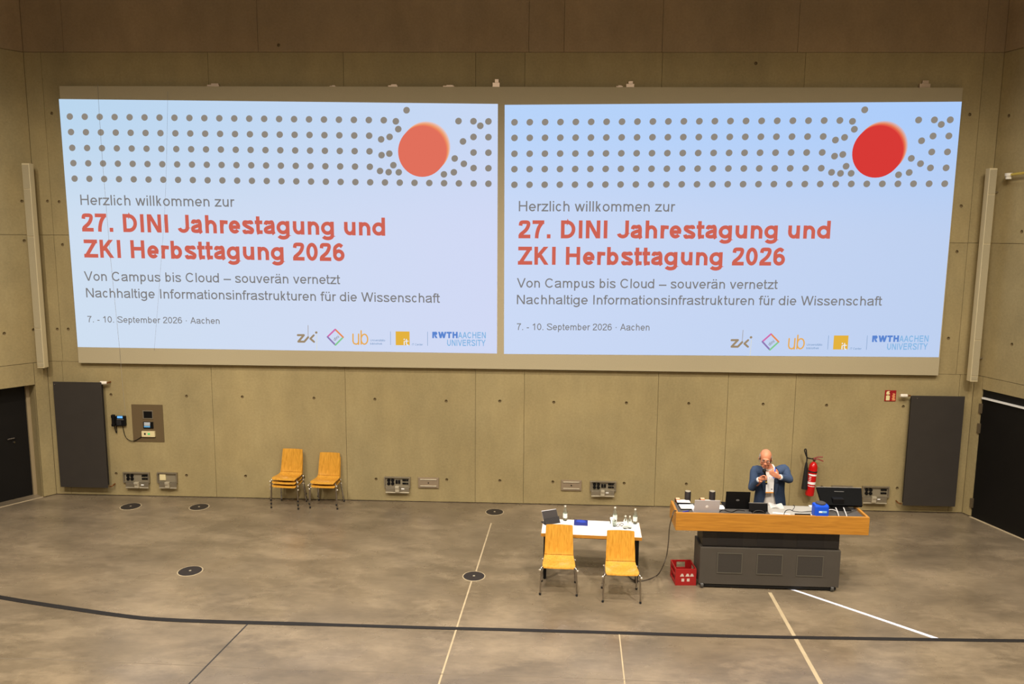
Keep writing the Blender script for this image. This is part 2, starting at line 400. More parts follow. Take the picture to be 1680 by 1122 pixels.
add('closer_rail', side_box(rmap, rt0+.03, rt0+RW_-.1, rzl-.172, rzl-.142, -.07, .02), mat('white_rail', (225, 222, 215), .4), d2)
for px, py in ((1609, 670), (1607.5, 703), (1596.5, 826)):
    h = RP(px, py, RC, RN)
    add('hinge', side_box(rmap, rt0-.015, rt0+.03, h.z-.09, h.z+.09, -.02, .018), mat('hinge_metal', (120, 105, 80), .5, .5), d2)
add('threshold_strip', side_box(rmap, rt0, rt0+RW_, .001, .005, -.02, .03), M_JOINT, d2)

# ------------------------------------------------------------------ projection screen with the two slides
s0, s1 = W(95.5, 137, .1), W(1580, 142, .1); sb = W(820, 605.5, .1)
sx0, sx1 = (s0.x + W(130, 594, .1).x)/2, (s1.x + W(1540, 613, .1).x)/2; sz0, sz1 = sb.z, (s0.z+s1.z)/2-.03
scr = thing('projection_screen', 'wide beige projection screen hung on the concrete back wall, showing two slides', 'screen', ((sx0+sx1)/2, -.1, sz0), 0, None, True)
add('screen_fabric', bx(sx0, sx1, -.1, -.045, sz0, sz1, .004), M_SCREEN, scr)
add('backing_frame', bx(sx0+.25, sx1-.25, -.044, -.0005, sz0+.25, sz1-.12), M_CORE, scr)
LQ = [(96.5, 162.5), (816.8, 170.5), (815.4, 580), (127.5, 569.3)]
RQ = [(828, 172), (1578, 166.8), (1540.2, 586), (826.8, 580.6)]
def solve(A, b):
    n = len(b); Mx = [r[:]+[b[i]] for i, r in enumerate(A)]
    for i in range(n):
        p = max(range(i, n), key=lambda r: abs(Mx[r][i])); Mx[i], Mx[p] = Mx[p], Mx[i]
        for r in range(n):
            if r != i:
                f = Mx[r][i]/Mx[i][i]
                for c in range(i, n+1): Mx[r][c] -= f*Mx[i][c]
    return [Mx[i][n]/Mx[i][i] for i in range(n)]
def homog(src, dst):
    A, b = [], []
    for (x, y), (u, v) in zip(src, dst):
        A.append([x, y, 1, 0, 0, 0, -u*x, -u*y]); b.append(u)
        A.append([0, 0, 0, x, y, 1, -v*x, -v*y]); b.append(v)
    return solve(A, b) + [1]
def happ(h, x, y):
    w = h[6]*x+h[7]*y+h[8]; return (h[0]*x+h[1]*y+h[2])/w, (h[3]*x+h[4]*y+h[5])/w
H_LR = homog(LQ, RQ)
OFF = .103
def place(side):
    if side == 'L': return lambda x, y, k=0: W(x, y, OFF+.0012*k)
    return lambda x, y, k=0: W(*happ(H_LR, x, y), OFF+.0012*k)
_tc = {}
ADV = dict(zip('HIDNJZKVWCSAURTEY', (722, 278, 722, 722, 500, 611, 667, 667, 944, 722, 667, 667, 722, 722, 611, 667, 667)))
ADV.update(dict(zip('erzlichwkomnuastgdbpvfyäü', (556, 333, 500, 222, 222, 500, 556, 722, 500, 556, 833, 556, 556, 556, 500, 278, 556, 556, 556, 556, 500, 278, 500, 556, 556))))
ADV.update({c: 556 for c in '0123456789–'}); ADV.update({'.': 278, ' ': 278, '-': 333, '·': 333})
ADVB = {'r': 389, 'h': 611, 's': 556, 't': 333, 'n': 611, 'u': 611, 'g': 611, 'd': 611, 'b': 611, 'J': 556, 'K': 722}
def glyph(ch, w, A):
    """centre-line strokes of a plain grotesque letter; capital height 1, x-height .725"""
    h = w/2; X = .735; out = []; sb = .10 if ch in 'HIDNKEbhklmnpruRUiü' else .055
    if ch in 'vwVWAYzZt7Tfrs': sb = .02
    L, R = sb, A-sb; c = (L+R)/2
    if ch in 'hnurü': R = A-.095
    if ch in 'dg': R = A-.10
    def P(*p): out.append(('p', p))
    def S(p, k=5): out.append(('p', [(v.x, v.y) for v in smoothpts([(a, b, 0) for a, b in p], k)]))
    def Dg(x0, y0, x1, y1): out.append(('d', (x0, y0, x1, y1)))
    def arc(cx, cy, rx, ry, a0, a1, n=18): return [(cx+rx*math.cos(math.radians(a0+(a1-a0)*i/n)), cy+ry*math.sin(math.radians(a0+(a1-a0)*i/n))) for i in range(n+1)]
    def bowl(l, r, y0, y1): out.append(('p', arc((l+r)/2, (y0+y1)/2, (r-l)/2-h, (y1-y0)/2-h, 0, 360, 28)))
    if ch == 'H': P((L+h, 0), (L+h, 1)); P((R-h, 0), (R-h, 1)); P((L, .53), (R, .53))
    elif ch in 'Il': P((c, 0), (c, 1))
    elif ch == 'i': P((c, 0), (c, X)); P((c, 1-w*1.05), (c, 1))
    elif ch == 'D':
        mx = L+.42*(R-L); P((L+h, 0), (L+h, 1)); P(*([(L+h, 1-h), (mx, 1-h)] + arc(mx, .5, R-h-mx, .5-h, 90, -90) + [(L+h, h)]))
    elif ch == 'N': P((L+h, 0), (L+h, 1)); P((R-h, 0), (R-h, 1)); Dg(L+h*1.2, 1, R-h*1.2, 0)
    elif ch == 'J': rx = (R-L)/2-h; P(*([(R-h, 1), (R-h, .3)] + arc(c, .3, rx, .3-h, 0, -170)))
    elif ch in 'Zz': t = 1 if ch == 'Z' else X; P((L+.02, t-h), (R-.02, t-h)); P((L, h), (R, h)); Dg(R-w*.75, t-w*.6, L+w*.75, w*.6)
    elif ch in 'Kk':
        t = 1 if ch == 'K' else X; P((L+h, 0), (L+h, 1)); Dg(R-w*.75, t, L+w*.6, t*.40-.02); Dg(L+w+.10*t, t*.56, R-w*.62, 0)
    elif ch in 'Vv': t = 1 if ch == 'V' else X; Dg(L+h, t, c, 0); Dg(R-h, t, c, 0)
    elif ch in 'Ww':
        t = 1 if ch == 'W' else X; q = (R-L-w)/4; x = L+h; Dg(x, t, x+q, 0); Dg(x+2*q, t, x+q, 0); Dg(x+2*q, t, x+3*q, 0); Dg(x+4*q, t, x+3*q, 0)
    elif ch == 'A': Dg(L+h, 0, c, 1); Dg(R-h, 0, c, 1); P((L+.16, .33), (R-.16, .33))
    elif ch == 'Y': Dg(L+h, 1, c, .42); Dg(R-h, 1, c, .42); P((c, 0), (c, .46))
    elif ch in 'cC':
        t = 1 if ch == 'C' else X; P(*arc(c, t/2, (R-L)/2-h, t/2-h, 38, 322, 24))
    elif ch == 'e': P(*arc(c, X/2, (R-L)/2-h, X/2-h, 0, 322, 26)); P((L+h, X*.49), (R-h*.2, X*.49))
    elif ch in 'o': bowl(L, R, 0, X)
    elif ch == '0': bowl(L, R, 0, 1)
    elif ch in 'aä':
        S([(L+h*.9, X*.70), (L+h+.05, X*.88), (c-.01, X-h), (R-h-.10, X*.90), (R-h-.045, X*.70), (R-h-.045, X*.3), (R-h-.02, .07), (R-h+.02, 0)], 4)
        S([(R-h-.05, X*.58), (c, X*.53), (L+h+.02, X*.40), (L+h, X*.24), (L+h+.06, h+.02), (c-.03, h), (R-h-.11, .13), (R-h-.05, .25)], 4)
    elif ch in 'bp':
        P((L+h, 0 if ch == 'b' else -.29), (L+h, 1 if ch == 'b' else X)); bowl(L, R, 0, X)
    elif ch in 'dg':
        bowl(L-.045, R, 0, X)
        if ch == 'd': P((R-h, 0), (R-h, 1))
        else: P(*([(R-h, X), (R-h, -.04)] + arc((L+R)/2-.02, -.04, (R-L)/2-h+.02, .25-h, 0, -160)))
    elif ch in 'hn':
        P((L+h, 0), (L+h, 1 if ch == 'h' else X)); ry = .26; P(*([(R-h, 0), (R-h, X-h-ry)] + arc(c, X-h-ry, (R-L)/2-h, ry, 0, 180) + [(L+h, X-h-ry-.1)]))
    elif ch == 'm':
        P((L+h, 0), (L+h, X)); q = (R-L-w)/2; ry = .22
        for k in (0, 1): x = L+h+k*q; P(*([(x+q, 0), (x+q, X-h-ry)] + arc(x+q/2, X-h-ry, q/2, ry, 0, 180) + [(x, X-h-ry-.1)]))
    elif ch in 'uü':
        ry = .26; P((R-h, 0), (R-h, X)); P(*([(L+h, X), (L+h, h+ry)] + arc(c, h+ry, (R-L)/2-h, ry, 180, 360) + [(R-h, h+ry+.1)]))
    elif ch == 'U': ry = .34; P(*([(L+h, 1), (L+h, h+ry)] + arc(c, h+ry, (R-L)/2-h, ry, 180, 360) + [(R-h, 1)]))
    elif ch == 'r':
        L = .09; P((L+h, 0), (L+h, X)); S([(L+h, X*.5), (L+h+.06, X*.82), (L+h+.18, X-h-.01), (A+.0, X-h-.02)], 4)
    elif ch == 't':
        x = A*.40; P(*([(x, .97), (x, .18)] + [(x+.02, .09), (x+.07, h+.005), (A-.02, h)])); P((L-.01, X-h*.9), (A-.02, X-h*.9))
    elif ch == 'f':
        x = A*.46; S([(x, 0), (x, .4), (x, .75), (x+.03, .92), (x+.11, 1-h), (A+.05, 1-h-.005)], 4); P((L-.02, X-h*.9), (A-.0, X-h*.9))
    elif ch in 'sS':
        t = 1 if ch == 'S' else X; l, r = (.05, A-.05) if ch == 's' else (.06, A-.06); m = (l+r)/2
        S([(r-h-.01, t*.72), (r-h-.06, t*.88), (m, t-h), (l+h+.05, t*.87), (l+h+.02, t*.70), (m-.05, t*.54), (m+.06, t*.47), (r-h, t*.31), (r-h-.05, t*.12), (m, h), (l+h+.05, t*.12), (l+h*.9, t*.30)], 4)
    elif ch == '2':
        S([(L+h+.01, .70), (L+h+.05, .87), (c, 1-h), (R-h-.03, .87), (R-h-.02, .70), (c+.08, .46), (L+.16, .24), (L+h+.03, w)], 5); P((L, h), (R, h))
    elif ch == '7': P((.06, 1-h), (A-.06, 1-h)); S([(A-.06-h, 1-h), (A*.55, .62), (A*.42, .3), (A*.38, 0)], 5)
    elif ch == '6': bowl(L, R, 0, .66); S([(R-h-.03, .80), (c+.06, 1-h), (c-.08, .96-h), (L+h+.02, .72), (L+h, .45), (L+h+.005, .32)], 5)
    elif ch == '1': x = A*.58; P((x, 0), (x, 1)); S([(x, .97), (x-.12, .83), (A*.18, .73)], 4)
    elif ch == '.': P((c, 0), (c, w*1.1))
    elif ch == '·': P((c, .36), (c, .36+w*1.1))
    elif ch == '-': P((L, .34), (R, .34))
    elif ch == '–': P((0, .34), (A, .34))
    elif ch == 'R': mx = R-.26; P((L+h, 0), (L+h, 1)); P(*([(L+h, 1-h), (mx, 1-h)] + arc(mx, .74, .26-h-.02, .26-h, 90, -90) + [(L+h, .48+h)])); Dg(c+.02, .46, R-h, 0)
    elif ch == 'T': P((c, 0), (c, 1)); P((L, 1-h), (R, 1-h))
    elif ch == 'E': P((L+h, 0), (L+h, 1)); P((L, 1-h), (R, 1-h)); P((L, .53), (R-.03, .53)); P((L, h), (R, h))
    if ch in 'äü':
        for d in (-.13, .13): P((c+d, 1-w*1.05), (c+d, 1))
    return out
def text_geo(s, bold=0.0):
    if (s, bold) in _tc: return _tc[(s, bold)]
    w = .27 if bold > .03 else .205 if bold > .02 else (.13 if not bold else .17); vs, fs = [], []; x0 = 0.0
    for ch in s:
        A = (ADVB.get(ch, ADV[ch]) if bold > .02 else ADV[ch])/716
        for kind, d in glyph(ch, w, A):
            if kind == 'd':
                xa, ya, xb, yb = d; l = math.hypot(xb-xa, yb-ya); hw = w*l/abs(yb-ya)/2; i = len(vs)
                vs += [(x0+xa-hw, ya), (x0+xa+hw, ya), (x0+xb+hw, yb), (x0+xb-hw, yb)]; fs.append((i, i+1, i+2, i+3)); continue
            pts = [V((a, b, 0)) for a, b in d]; closed = (pts[0]-pts[-1]).length < 1e-4; n = len(pts); i0 = len(vs)
            for i, p in enumerate(pts):
                a = pts[i-1] if i else (pts[-2] if closed else None); b = pts[i+1] if i < n-1 else (pts[1] if closed else None)
                t0 = (p-a).normalized() if a is not None else None; t1 = (b-p).normalized() if b is not None else None
                t0 = t0 or t1; t1 = t1 or t0; t = (t0+t1).normalized(); nn = V((-t.y, t.x, 0)); k = w/2/max(.5, nn.dot(V((-t0.y, t0.x, 0))))
                q, r = p+nn*k, p-nn*k; vs += [(x0+q.x, q.y), (x0+r.x, r.y)]
            for i in range(n-1): fs.append((i0+2*i, i0+2*i+1, i0+2*i+3, i0+2*i+2))
        x0 += A
    _tc[(s, bold)] = (vs, fs); return vs, fs
def capof(bold): return 1.0
def text_quad(s, a, b, cap, lean, fn, bold=0.0, bm=None, cut=False):
    """a, b: measured ends of the baseline; cap: cap height; lean: sideways run per unit of height."""
    vs, fs = text_geo(s, bold); bm = bm or bmesh.new()
    x0 = min(v[0] for v in vs); x1 = max(v[0] for v in vs); ch = capof(bold)
    nv = []
    for x, y in vs:
        t = (x-x0)/(x1-x0); dy = y/ch*cap
        nv.append(bm.verts.new(fn(a[0]+(b[0]-a[0])*t - lean(t)*dy, a[1]+(b[1]-a[1])*t - dy)))
    for f in fs:
        try: bm.faces.new([nv[i] for i in f])
        except ValueError: pass
    return bm

def slide_mat(name, stops):
    m = bpy.data.materials.new(name); m.use_nodes = True; nt = m.node_tree; nt.nodes.clear(); N = nt.nodes.new; K = nt.links.new
    e = N('ShaderNodeEmission'); o = N('ShaderNodeOutputMaterial'); tc = N('ShaderNodeTexCoord'); sp = N('ShaderNodeSeparateXYZ')
    K(tc.outputs['Generated'], sp.inputs[0])
    a = N('ShaderNodeMix'); a.data_type = 'RGBA'; b = N('ShaderNodeMix'); b.data_type = 'RGBA'; c = N('ShaderNodeMix'); c.data_type = 'RGBA'
    (tl, tr, bl, br) = [(*lin(x), 1) for x in stops]
    a.inputs[6].default_value = bl; a.inputs[7].default_value = br; b.inputs[6].default_value = tl; b.inputs[7].default_value = tr
    K(sp.outputs[0], a.inputs[0]); K(sp.outputs[0], b.inputs[0])
    mr = N('ShaderNodeMapRange'); mr.interpolation_type = 'SMOOTHSTEP'; mr.inputs[1].default_value = .45; mr.inputs[2].default_value = 1.0
    K(sp.outputs[2], mr.inputs[0]); K(mr.outputs[0], c.inputs[0]); K(a.outputs[2], c.inputs[6]); K(b.outputs[2], c.inputs[7])
    K(c.outputs[2], e.inputs[0]); K(e.outputs[0], o.inputs[0]); return m
G_GREY = glow('slide_grey', (128, 126, 126)); G_RED = glow('slide_red', (206, 100, 84)); G_DOT = glow('slide_dot', (142, 134, 124))
G_BRN = glow('slide_brown', (158, 138, 110)); G_OR = glow('slide_orange', (232, 172, 84)); G_YEL = glow('slide_yellow', (228, 178, 62))
G_LB = glow('slide_light_blue', (134, 182, 226)); G_DB = glow('slide_blue', (92, 134, 208)); G_TXB = glow('slide_dull_blue', (112, 148, 190)); G_W = glow('slide_white', (232, 238, 250))

def disc(bm, c, rx, ry, fn, n=20, k=1):
    bm.faces.new([bm.verts.new(fn(c[0]+rx*math.cos(2*math.pi*i/n), c[1]+ry*math.sin(2*math.pi*i/n), k)) for i in range(n)])
def stroke(bm, pts, w, fn, k=1, capr=True):
    for (x0, y0), (x1, y1) in zip(pts, pts[1:]):
        dx, dy = x1-x0, y1-y0; l = math.hypot(dx, dy) or 1; nx, ny = -dy/l*w/2, dx/l*w/2
        bm.faces.new([bm.verts.new(fn(*p, k)) for p in ((x0+nx, y0+ny), (x1+nx, y1+ny), (x1-nx, y1-ny), (x0-nx, y0-ny))])
    if capr:
        for p in pts: disc(bm, p, w/2, w/2, fn, 10, k+.1)
rows = []
for r in range(5):
    xs, ya, yb = (114.5, 116.5, 118.5, 120.4, 122.4)[r], (191.2, 216.6, 242.5, 267.6, 293)[r], (199.2, 225, 250.5, 276, 301.4)[r]
    for c in range(29):
        if r == 0 and 22 <= c <= 25: continue
        if r in (1, 2, 3) and 21 <= c <= 26: continue
        rows.append((xs+(801.3-xs)*c/28, ya+(yb-ya)*c/28))
rows += [(649.4, 199), (653.4, 211.8), (667, 180.8), (788, 206.4), (625.3, 228.6), (639.2, 224.6), (759.6, 232), (626, 254.5), (638.7, 252), (746, 260),
         (623.5, 280.5), (637.6, 282.4), (645.4, 271), (654.2, 282.6), (728.3, 286), (744.6, 282.6), (761, 268.7)]
TXT = {'L': [('Herzlich willkommen zur', (132.4, 336.2), (385, 339.4), 17, 0), ('27. DINI Jahrestagung und', (135, 379.7), (632, 386.8), 29.8, 1),
             ('ZKI Herbsttagung 2026', (138.5, 422.4), (565.5, 428.6), 29.6, 1), ('Von Campus bis Cloud – souverän vernetzt', (138.5, 460.5), (558, 466.3), 15.5, 0),
             ('Nachhaltige Informationsinfrastrukturen für die Wissenschaft', (141.7, 487.8), (721.6, 496.8), 15.4, 0), ('7. - 10. September 2026 · Aachen', (143.9, 528.7), (360.4, 531.4), 10.4, 0)],
       'R': [('Herzlich willkommen zur', (851.2, 346.6), (1107.5, 347.3), 17, 0), ('27. DINI Jahrestagung und', (850.6, 390.9), (1361.5, 391.6), 29.5, 1),
             ('ZKI Herbsttagung 2026', (849.6, 434.2), (1287.3, 435.8), 29.6, 1), ('Von Campus bis Cloud – souverän vernetzt', (848, 471.7), (1275.5, 474.3), 15.5, 0),
             ('Nachhaltige Informationsinfrastrukturen für die Wissenschaft', (848, 499), (1446.5, 501.4), 15.4, 0), ('7. - 10. September 2026 · Aachen', (848, 541.4), (1065.5, 542.3), 11, 0)]}
SLM = {'L': slide_mat('slide_field_one', [(186, 214, 238), (200, 216, 245), (207, 223, 241), (209, 217, 245)]),
       'R': slide_mat('slide_field_two', [(184, 212, 250), (172, 204, 250), (204, 218, 246), (190, 208, 240)])}
BLEND = {'L': [((228, 196, 196), 5.6), ((234, 178, 152), 4.5), ((238, 160, 116), 3.3), ((236, 140, 98), 2.1), ((232, 122, 92), 1.0), ((225, 112, 92), 0)],
         'R': [((208, 184, 196), 5.6), ((222, 162, 148), 4.5), ((230, 136, 100), 3.3), ((228, 104, 76), 2.1), ((224, 80, 66), 1.0), ((216, 58, 54), 0)]}
for side in 'LR':
    fn = place(side); q = LQ
    bm = bmesh.new(); nx, nz = 8, 6                        # the lit field as one flat quad on the fabric
    bm.faces.new([bm.verts.new(fn(*p, 0)) for p in q])
    sl = add('projected_slide', bm, SLM[side], scr)
    bm = bmesh.new(); p_ = fn(450, 250, 1); disc(bm, (450, 250), 5.35, 5.45, lambda x, y, k: fn(x, y, k)-p_, 16, 1)
    dm = bpy.data.meshes.new('slide_dot'); bm.to_mesh(dm); bm.free(); dm.materials.append(G_DOT)
    for c in rows:
        d_ = bpy.data.objects.new('slide_dot', dm); COL.objects.link(d_); d_.parent = sl; d_.location = fn(*c, 1) - V(scr['_w'])
    for i, (c, k) in enumerate(BLEND[side]):
        bm = bmesh.new(); disc(bm, (692.7+k*1.15, 248.4-k*1.3), 39.6, 41.8, fn, 48, 1+i)
        add('slide_circle', bm, glow('slide_circle_%s%d' % (side, i), c), sl)
    ln_ = (lambda t, x=0: .075)
    for s, a, b, cap, bold in TXT[side]:
        if side == 'L': lean = lambda t, a=a, b=b: (.0745 - .078*((a[0]+(b[0]-a[0])*t)-97)/720)
        else: lean = lambda t, a=a, b=b: -.003-.087*((a[0]+(b[0]-a[0])*t)-828)/750
        add('slide_text', text_quad(s, a, b, cap, lean, lambda x, y: W(x, y, OFF+.002), .028 if bold else 0.0), G_RED if bold else G_GREY, sl)
    # logo row
    K_ = lambda x, y, o=(470, 530): (o[0]+x/8.842, o[1]+y/8.842)
    bm = bmesh.new(); P = lambda *a: [K_(x, y) for x, y in a]
    stroke(bm, P((165, 175), (252, 175), (172, 268), (258, 270), (314, 206)), 3.4, fn); stroke(bm, P((395, 177), (347, 226), (400, 272)), 3.2, fn)
    stroke(bm, P((313, 30), (314, 205)), .7, fn, 1, False); disc(bm, K_(432, 137), 2.0, 2.0, fn, 14)
    add('slide_logo', bm, G_BRN, sl)
    bm = bmesh.new(); stroke(bm, P((440, 170), (440, 400)), .7, fn, 1, False); add('slide_logo', bm, glow('slide_pale_yellow', (226, 222, 196)), sl)
    for pts, c in (((((595, 200), (707, 92))), (210, 108, 172)), ((((707, 92), (822, 205))), (232, 140, 84)), ((((822, 205), (710, 318))), (132, 204, 144)), ((((710, 318), (595, 200))), (142, 122, 180))):
        bm = bmesh.new(); stroke(bm, [K_(*p) for p in pts], 2.6, fn); add('slide_logo', bm, glow('slide_diamond_%d' % c[0], c), sl)
    a = K_(700, 262); b = K_(768, 205)
    vs, fs = text_geo('dini'); bm = bmesh.new(); xm = max(v[0] for v in vs); dx, dy = b[0]-a[0], b[1]-a[1]
    nv = [bm.verts.new(fn(a[0]+dx*x/xm+dy*y/xm, a[1]+dy*x/xm-dx*y/xm, 1)) for x, y in vs]
    for f in fs: bm.faces.new([nv[i] for i in f])
    add('slide_logo', bm, G_GREY, sl)
    bm = bmesh.new(); u = [(965, 160), (965, 262), (978, 295), (1010, 306), (1035, 298), (1046, 270)]
    stroke(bm, P(*u), 2.2, fn); stroke(bm, P((1046, 160), (1046, 308)), 2.2, fn)
    stroke(bm, P((1083, 112), (1083, 305)), 2.2, fn); ring = [(1130+48*math.cos(t*math.pi/8), 234+72*math.sin(t*math.pi/8)) for t in range(-8, 9)]
    stroke(bm, P(*ring), 2.2, fn); add('slide_logo', bm, G_OR, sl)
    f1 = lambda x, y: fn(x, y, 1)
    lo = lambda t: -.03 if side == 'L' else 0
    z = lambda t: 0.0
    bm = text_quad('Universitäts-', K_(1215, 262), K_(1440, 264), 3.2, z, f1); text_quad('bibliothek', K_(1215, 312), K_(1388, 313), 3.2, z, f1, 0, bm)
    text_quad('IT Center', K_(318, 324, (640, 530)), K_(475, 325, (640, 530)), 3.2, z, f1, 0, bm)
    add('slide_text', bm, G_TXB, sl)
    bm = bmesh.new(); stroke(bm, P((1509, 120), (1511, 318)), .6, fn, 1, False); Q_ = lambda x, y: K_(x, y, (640, 530)); stroke(bm, [Q_(543, 125), Q_(544, 328)], .6, fn, 1, False)
    add('slide_logo', bm, G_TXB, sl)
    bm = bmesh.new(); bm.faces.new([bm.verts.new(fn(*Q_(*p), 1)) for p in ((80, 120), (282, 122), (284, 322), (82, 320))]); add('slide_logo', bm, G_YEL, sl)
    bm = bmesh.new(); stroke(bm, [Q_(205, 262), Q_(205, 318)], 1.7, fn, 2, False); disc(bm, Q_(205, 235), 1.1, 1.1, fn, 10, 2); stroke(bm, [Q_(237, 236), Q_(238, 300), Q_(246, 316), Q_(262, 318)], 1.6, fn, 2); stroke(bm, [Q_(214, 262), Q_(268, 262)], 1.4, fn, 2, False)
    add('slide_logo', bm, G_W, sl)
    add('slide_text', text_quad('RWTH', Q_(612, 218), Q_(980, 219), 10.4, z, f1, .04), G_DB, sl)
    bm = text_quad('AACHEN', Q_(985, 220), Q_(1388, 221), 10.2, z, f1, .004); text_quad('UNIVERSITY', Q_(822, 331), Q_(1385, 332), 10.2, z, f1, .004, bm)
    add('slide_text', bm, G_LB, sl)
# brackets along the screen's top edge
for i, (x0, x1, hgt) in enumerate(((340, 359.6, .06), (541, 551, .03), (636.6, 652.6, .05), (727, 745, .04), (808, 820, .14), (1011, 1022, .04), (1027, 1040.5, .11), (1508.7, 1526, .13))):
    a, b = W(x0, 140, .06).x, W(x1, 140, .06).x
    add('hanging_bracket', box(bx(a, b, -.075, -.005, sz1-.004, sz1+hgt*.55, .004), a+(b-a)*.3, b-.02, -.05, -.005, sz1+hgt*.5, sz1+hgt, .003), mat('pale_bracket', (210, 186, 160), .4, .4), scr)
# thin wires hanging in front of the screen
wp = [W(x, y, .109) for x, y in ((160, 137), (165, 220), (171, 300), (182, 430), (195, 560), (200, 620), (206, 681))]
tag(add('hanging_wire', tb(wp, .0022, 6, 4), mat('thin_grey_wire', (150, 144, 136), .6)), 'thin wire hanging from the screen top down to the wall telephone', 'wire')
wp = [W(x, y, .109) for x, y in ((275, 150), (274.5, 200), (271, 330), (262, 460), (253, 575))]
tag(add('hanging_wire', tb(wp, .0016, 6, 4), mat('thin_pale_wire', (150, 150, 156), .6)), 'fainter thin wire crossing the slide text right of the telephone wire', 'wire')

# ------------------------------------------------------------------ column loudspeakers at both ends of the wall
def column(tl, tr, bl, br, dep, seams, side, label):
    a, b, c, d = (W(*p, dep) for p in (tl, tr, bl, br))
    x0, x1 = (a.x+c.x)/2, (b.x+d.x)/2; z1, z0 = (a.z+b.z)/2, (c.z+d.z)/2
    xc = (x0+x1)/2; w = (x1-x0)/2
    t = thing('column_loudspeaker', label, 'loudspeaker', (xc, -dep, z0), 0, 'column loudspeakers beside the screen', True)
    add('cabinet', bx(xc-w, xc+w, -dep, -dep+.13, z0, z1, .006), M_COLB, t)
    zs = [z1-.02] + [W(px, py, dep).z for px, py in seams] + [z0+.02]
    for p, q in zip(zs, zs[1:]):
        add('grille', bx(xc-w+.008, xc+w-.008, -dep-.008, -dep-.001, q+.006, p-.006, .003), M_COL, t)
    for z in (z0+.4, z1-.4):
        sgn = -1 if side == 'L' else 1
        n = (lmap if side == 'L' else rmap)
        p = V((xc, -dep+.13, z)); C, D, NN = (LC, LD, LN) if side == 'L' else (RC, RD, RN)
        u = tof(p, C, D); add('mount_bracket', tb([p, n(u, z, 0)], .014, 8), M_STEEL, t)
    return t
column((34, 267.5), (46, 268), (62, 604), (74, 603.5), .30, ((41, 310), (49, 388), (64, 539), (69.5, 595)), 'L', 'pale column loudspeaker on the concrete corner left of the screen')
column((1624, 276), (1636.5, 275.6), (1592, 626.6), (1604.5, 626), .32, ((1627, 319), (1619, 400), (1603, 558), (1597.5, 617)), 'R', 'pale column loudspeaker on the concrete corner right of the screen')
# fitting on a yellow rod, right wall
hp = RP(1655, 287, rmap(0, 0, .12), RN); hu = tof(hp, RC, RD)
t = thing('rod_fitting', 'small white fitting on the end of a yellow rod on the right wall', 'fitting', tuple(hp), 0, None, True)
bm = bmesh.new(); cyl(bm, hp+V((0, 0, -.07)), .045, .05, 14); cyl(bm, hp+V((0, 0, -.02)), .06, .05, 14); add('fitting_head', bm, mat('white_fitting', (228, 220, 200), .4), t)
add('yellow_rod', tb([hp, rmap(hu+.5, hp.z+.02, .12), rmap(hu+2.2, hp.z+.04, .12)], .022, 8), mat('yellow_rod', (196, 170, 70), .5), t)
add('rod_clip', side_box(rmap, hu+.75, hu+.8, hp.z-.03, hp.z+.05, 0, .13), M_STEEL, t)

# ------------------------------------------------------------------ panel radiators
def radiator(q, label, vx, vy, hx, hy, sgn):
    dep = .16
    a, b, c, d = (W(*p, dep) for p in q)
    x0, x1 = (a.x+d.x)/2, (b.x+c.x)/2; z1, z0 = (a.z+b.z)/2, (c.z+d.z)/2
    t = thing('radiator', label, 'radiator', ((x0+x1)/2, -.1, z0), 0, 'flat dark radiators on the back wall', True)
    add('front_panel', bx(x0, x1, -dep, -dep+.02, z0, z1, .005), M_RAD, t)
    add('rear_panel', bx(x0+.03, x1-.03, -.06, -.045, z0+.03, z1-.03, .004), M_RAD, t)
    bm = bmesh.new()
    for i in range(14):
        x = x0+.06+(x1-x0-.12)*i/13; box(bm, x-.002, x+.002, -.138, -.061, z0+.06, z1-.06)
    add('convector_fins', bm, M_RAD, t)
    bm = bmesh.new()
    for z in (z0+.2, z1-.2):
        for x in (x0+.15, x1-.15): box(bm, x-.02, x+.02, -.139, 0, z-.02, z+.02)
    add('wall_bracket', bm, M_STEEL, t)
    v = W(vx, vy, .11); e = x1 if sgn > 0 else x0
    ew = W(176 if sgn > 0 else 1489.5, 630, .11).x
    add('valve_pipe', tb([(e, -.11, v.z), (ew, -.11, v.z), (ew, 0, v.z)], .016, 10), M_COPPER, t)
    bm = bmesh.new(); lathe(bm, [(.02, 0), (.032, .01), (.032, .10), (.024, .13)], n=16)
    bmesh.ops.transform(bm, matrix=Matrix.Translation((v.x-.065*sgn, -.11, v.z)) @ Matrix.Rotation(sgn*math.pi/2, 4, 'Y'), verts=bm.verts)
    add('thermostat_head', bm, mat('white_thermostat', (232, 222, 204), .4), t)
    h = W(hx, hy, .1); add('return_pipe', tb([(e, -.1, h.z), ((e+h.x)/2, -.1, h.z), (h.x, -.09, h.z+.01), (h.x, 0, h.z+.02)], .013, 10, 3), M_COPPER, t)
    bm = bmesh.new(); ball(bm, ((x0+.04) if sgn > 0 else (x0+.1), -dep-.004, z1-.05), .012); add('vent_screw', bm, M_CHROME, t)
radiator(((86.5, 626.5), (165, 627), (177.5, 800), (99, 799.5)), 'tall flat dark radiator on the wall left of the telephone', 170, 628, 184, 798, 1)
radiator(((1494.5, 649.5), (1582.5, 650), (1568, 831.5), (1483, 829)), 'tall flat dark radiator on the wall below right of the red sign', 1483, 649, 1474, 826, -1)

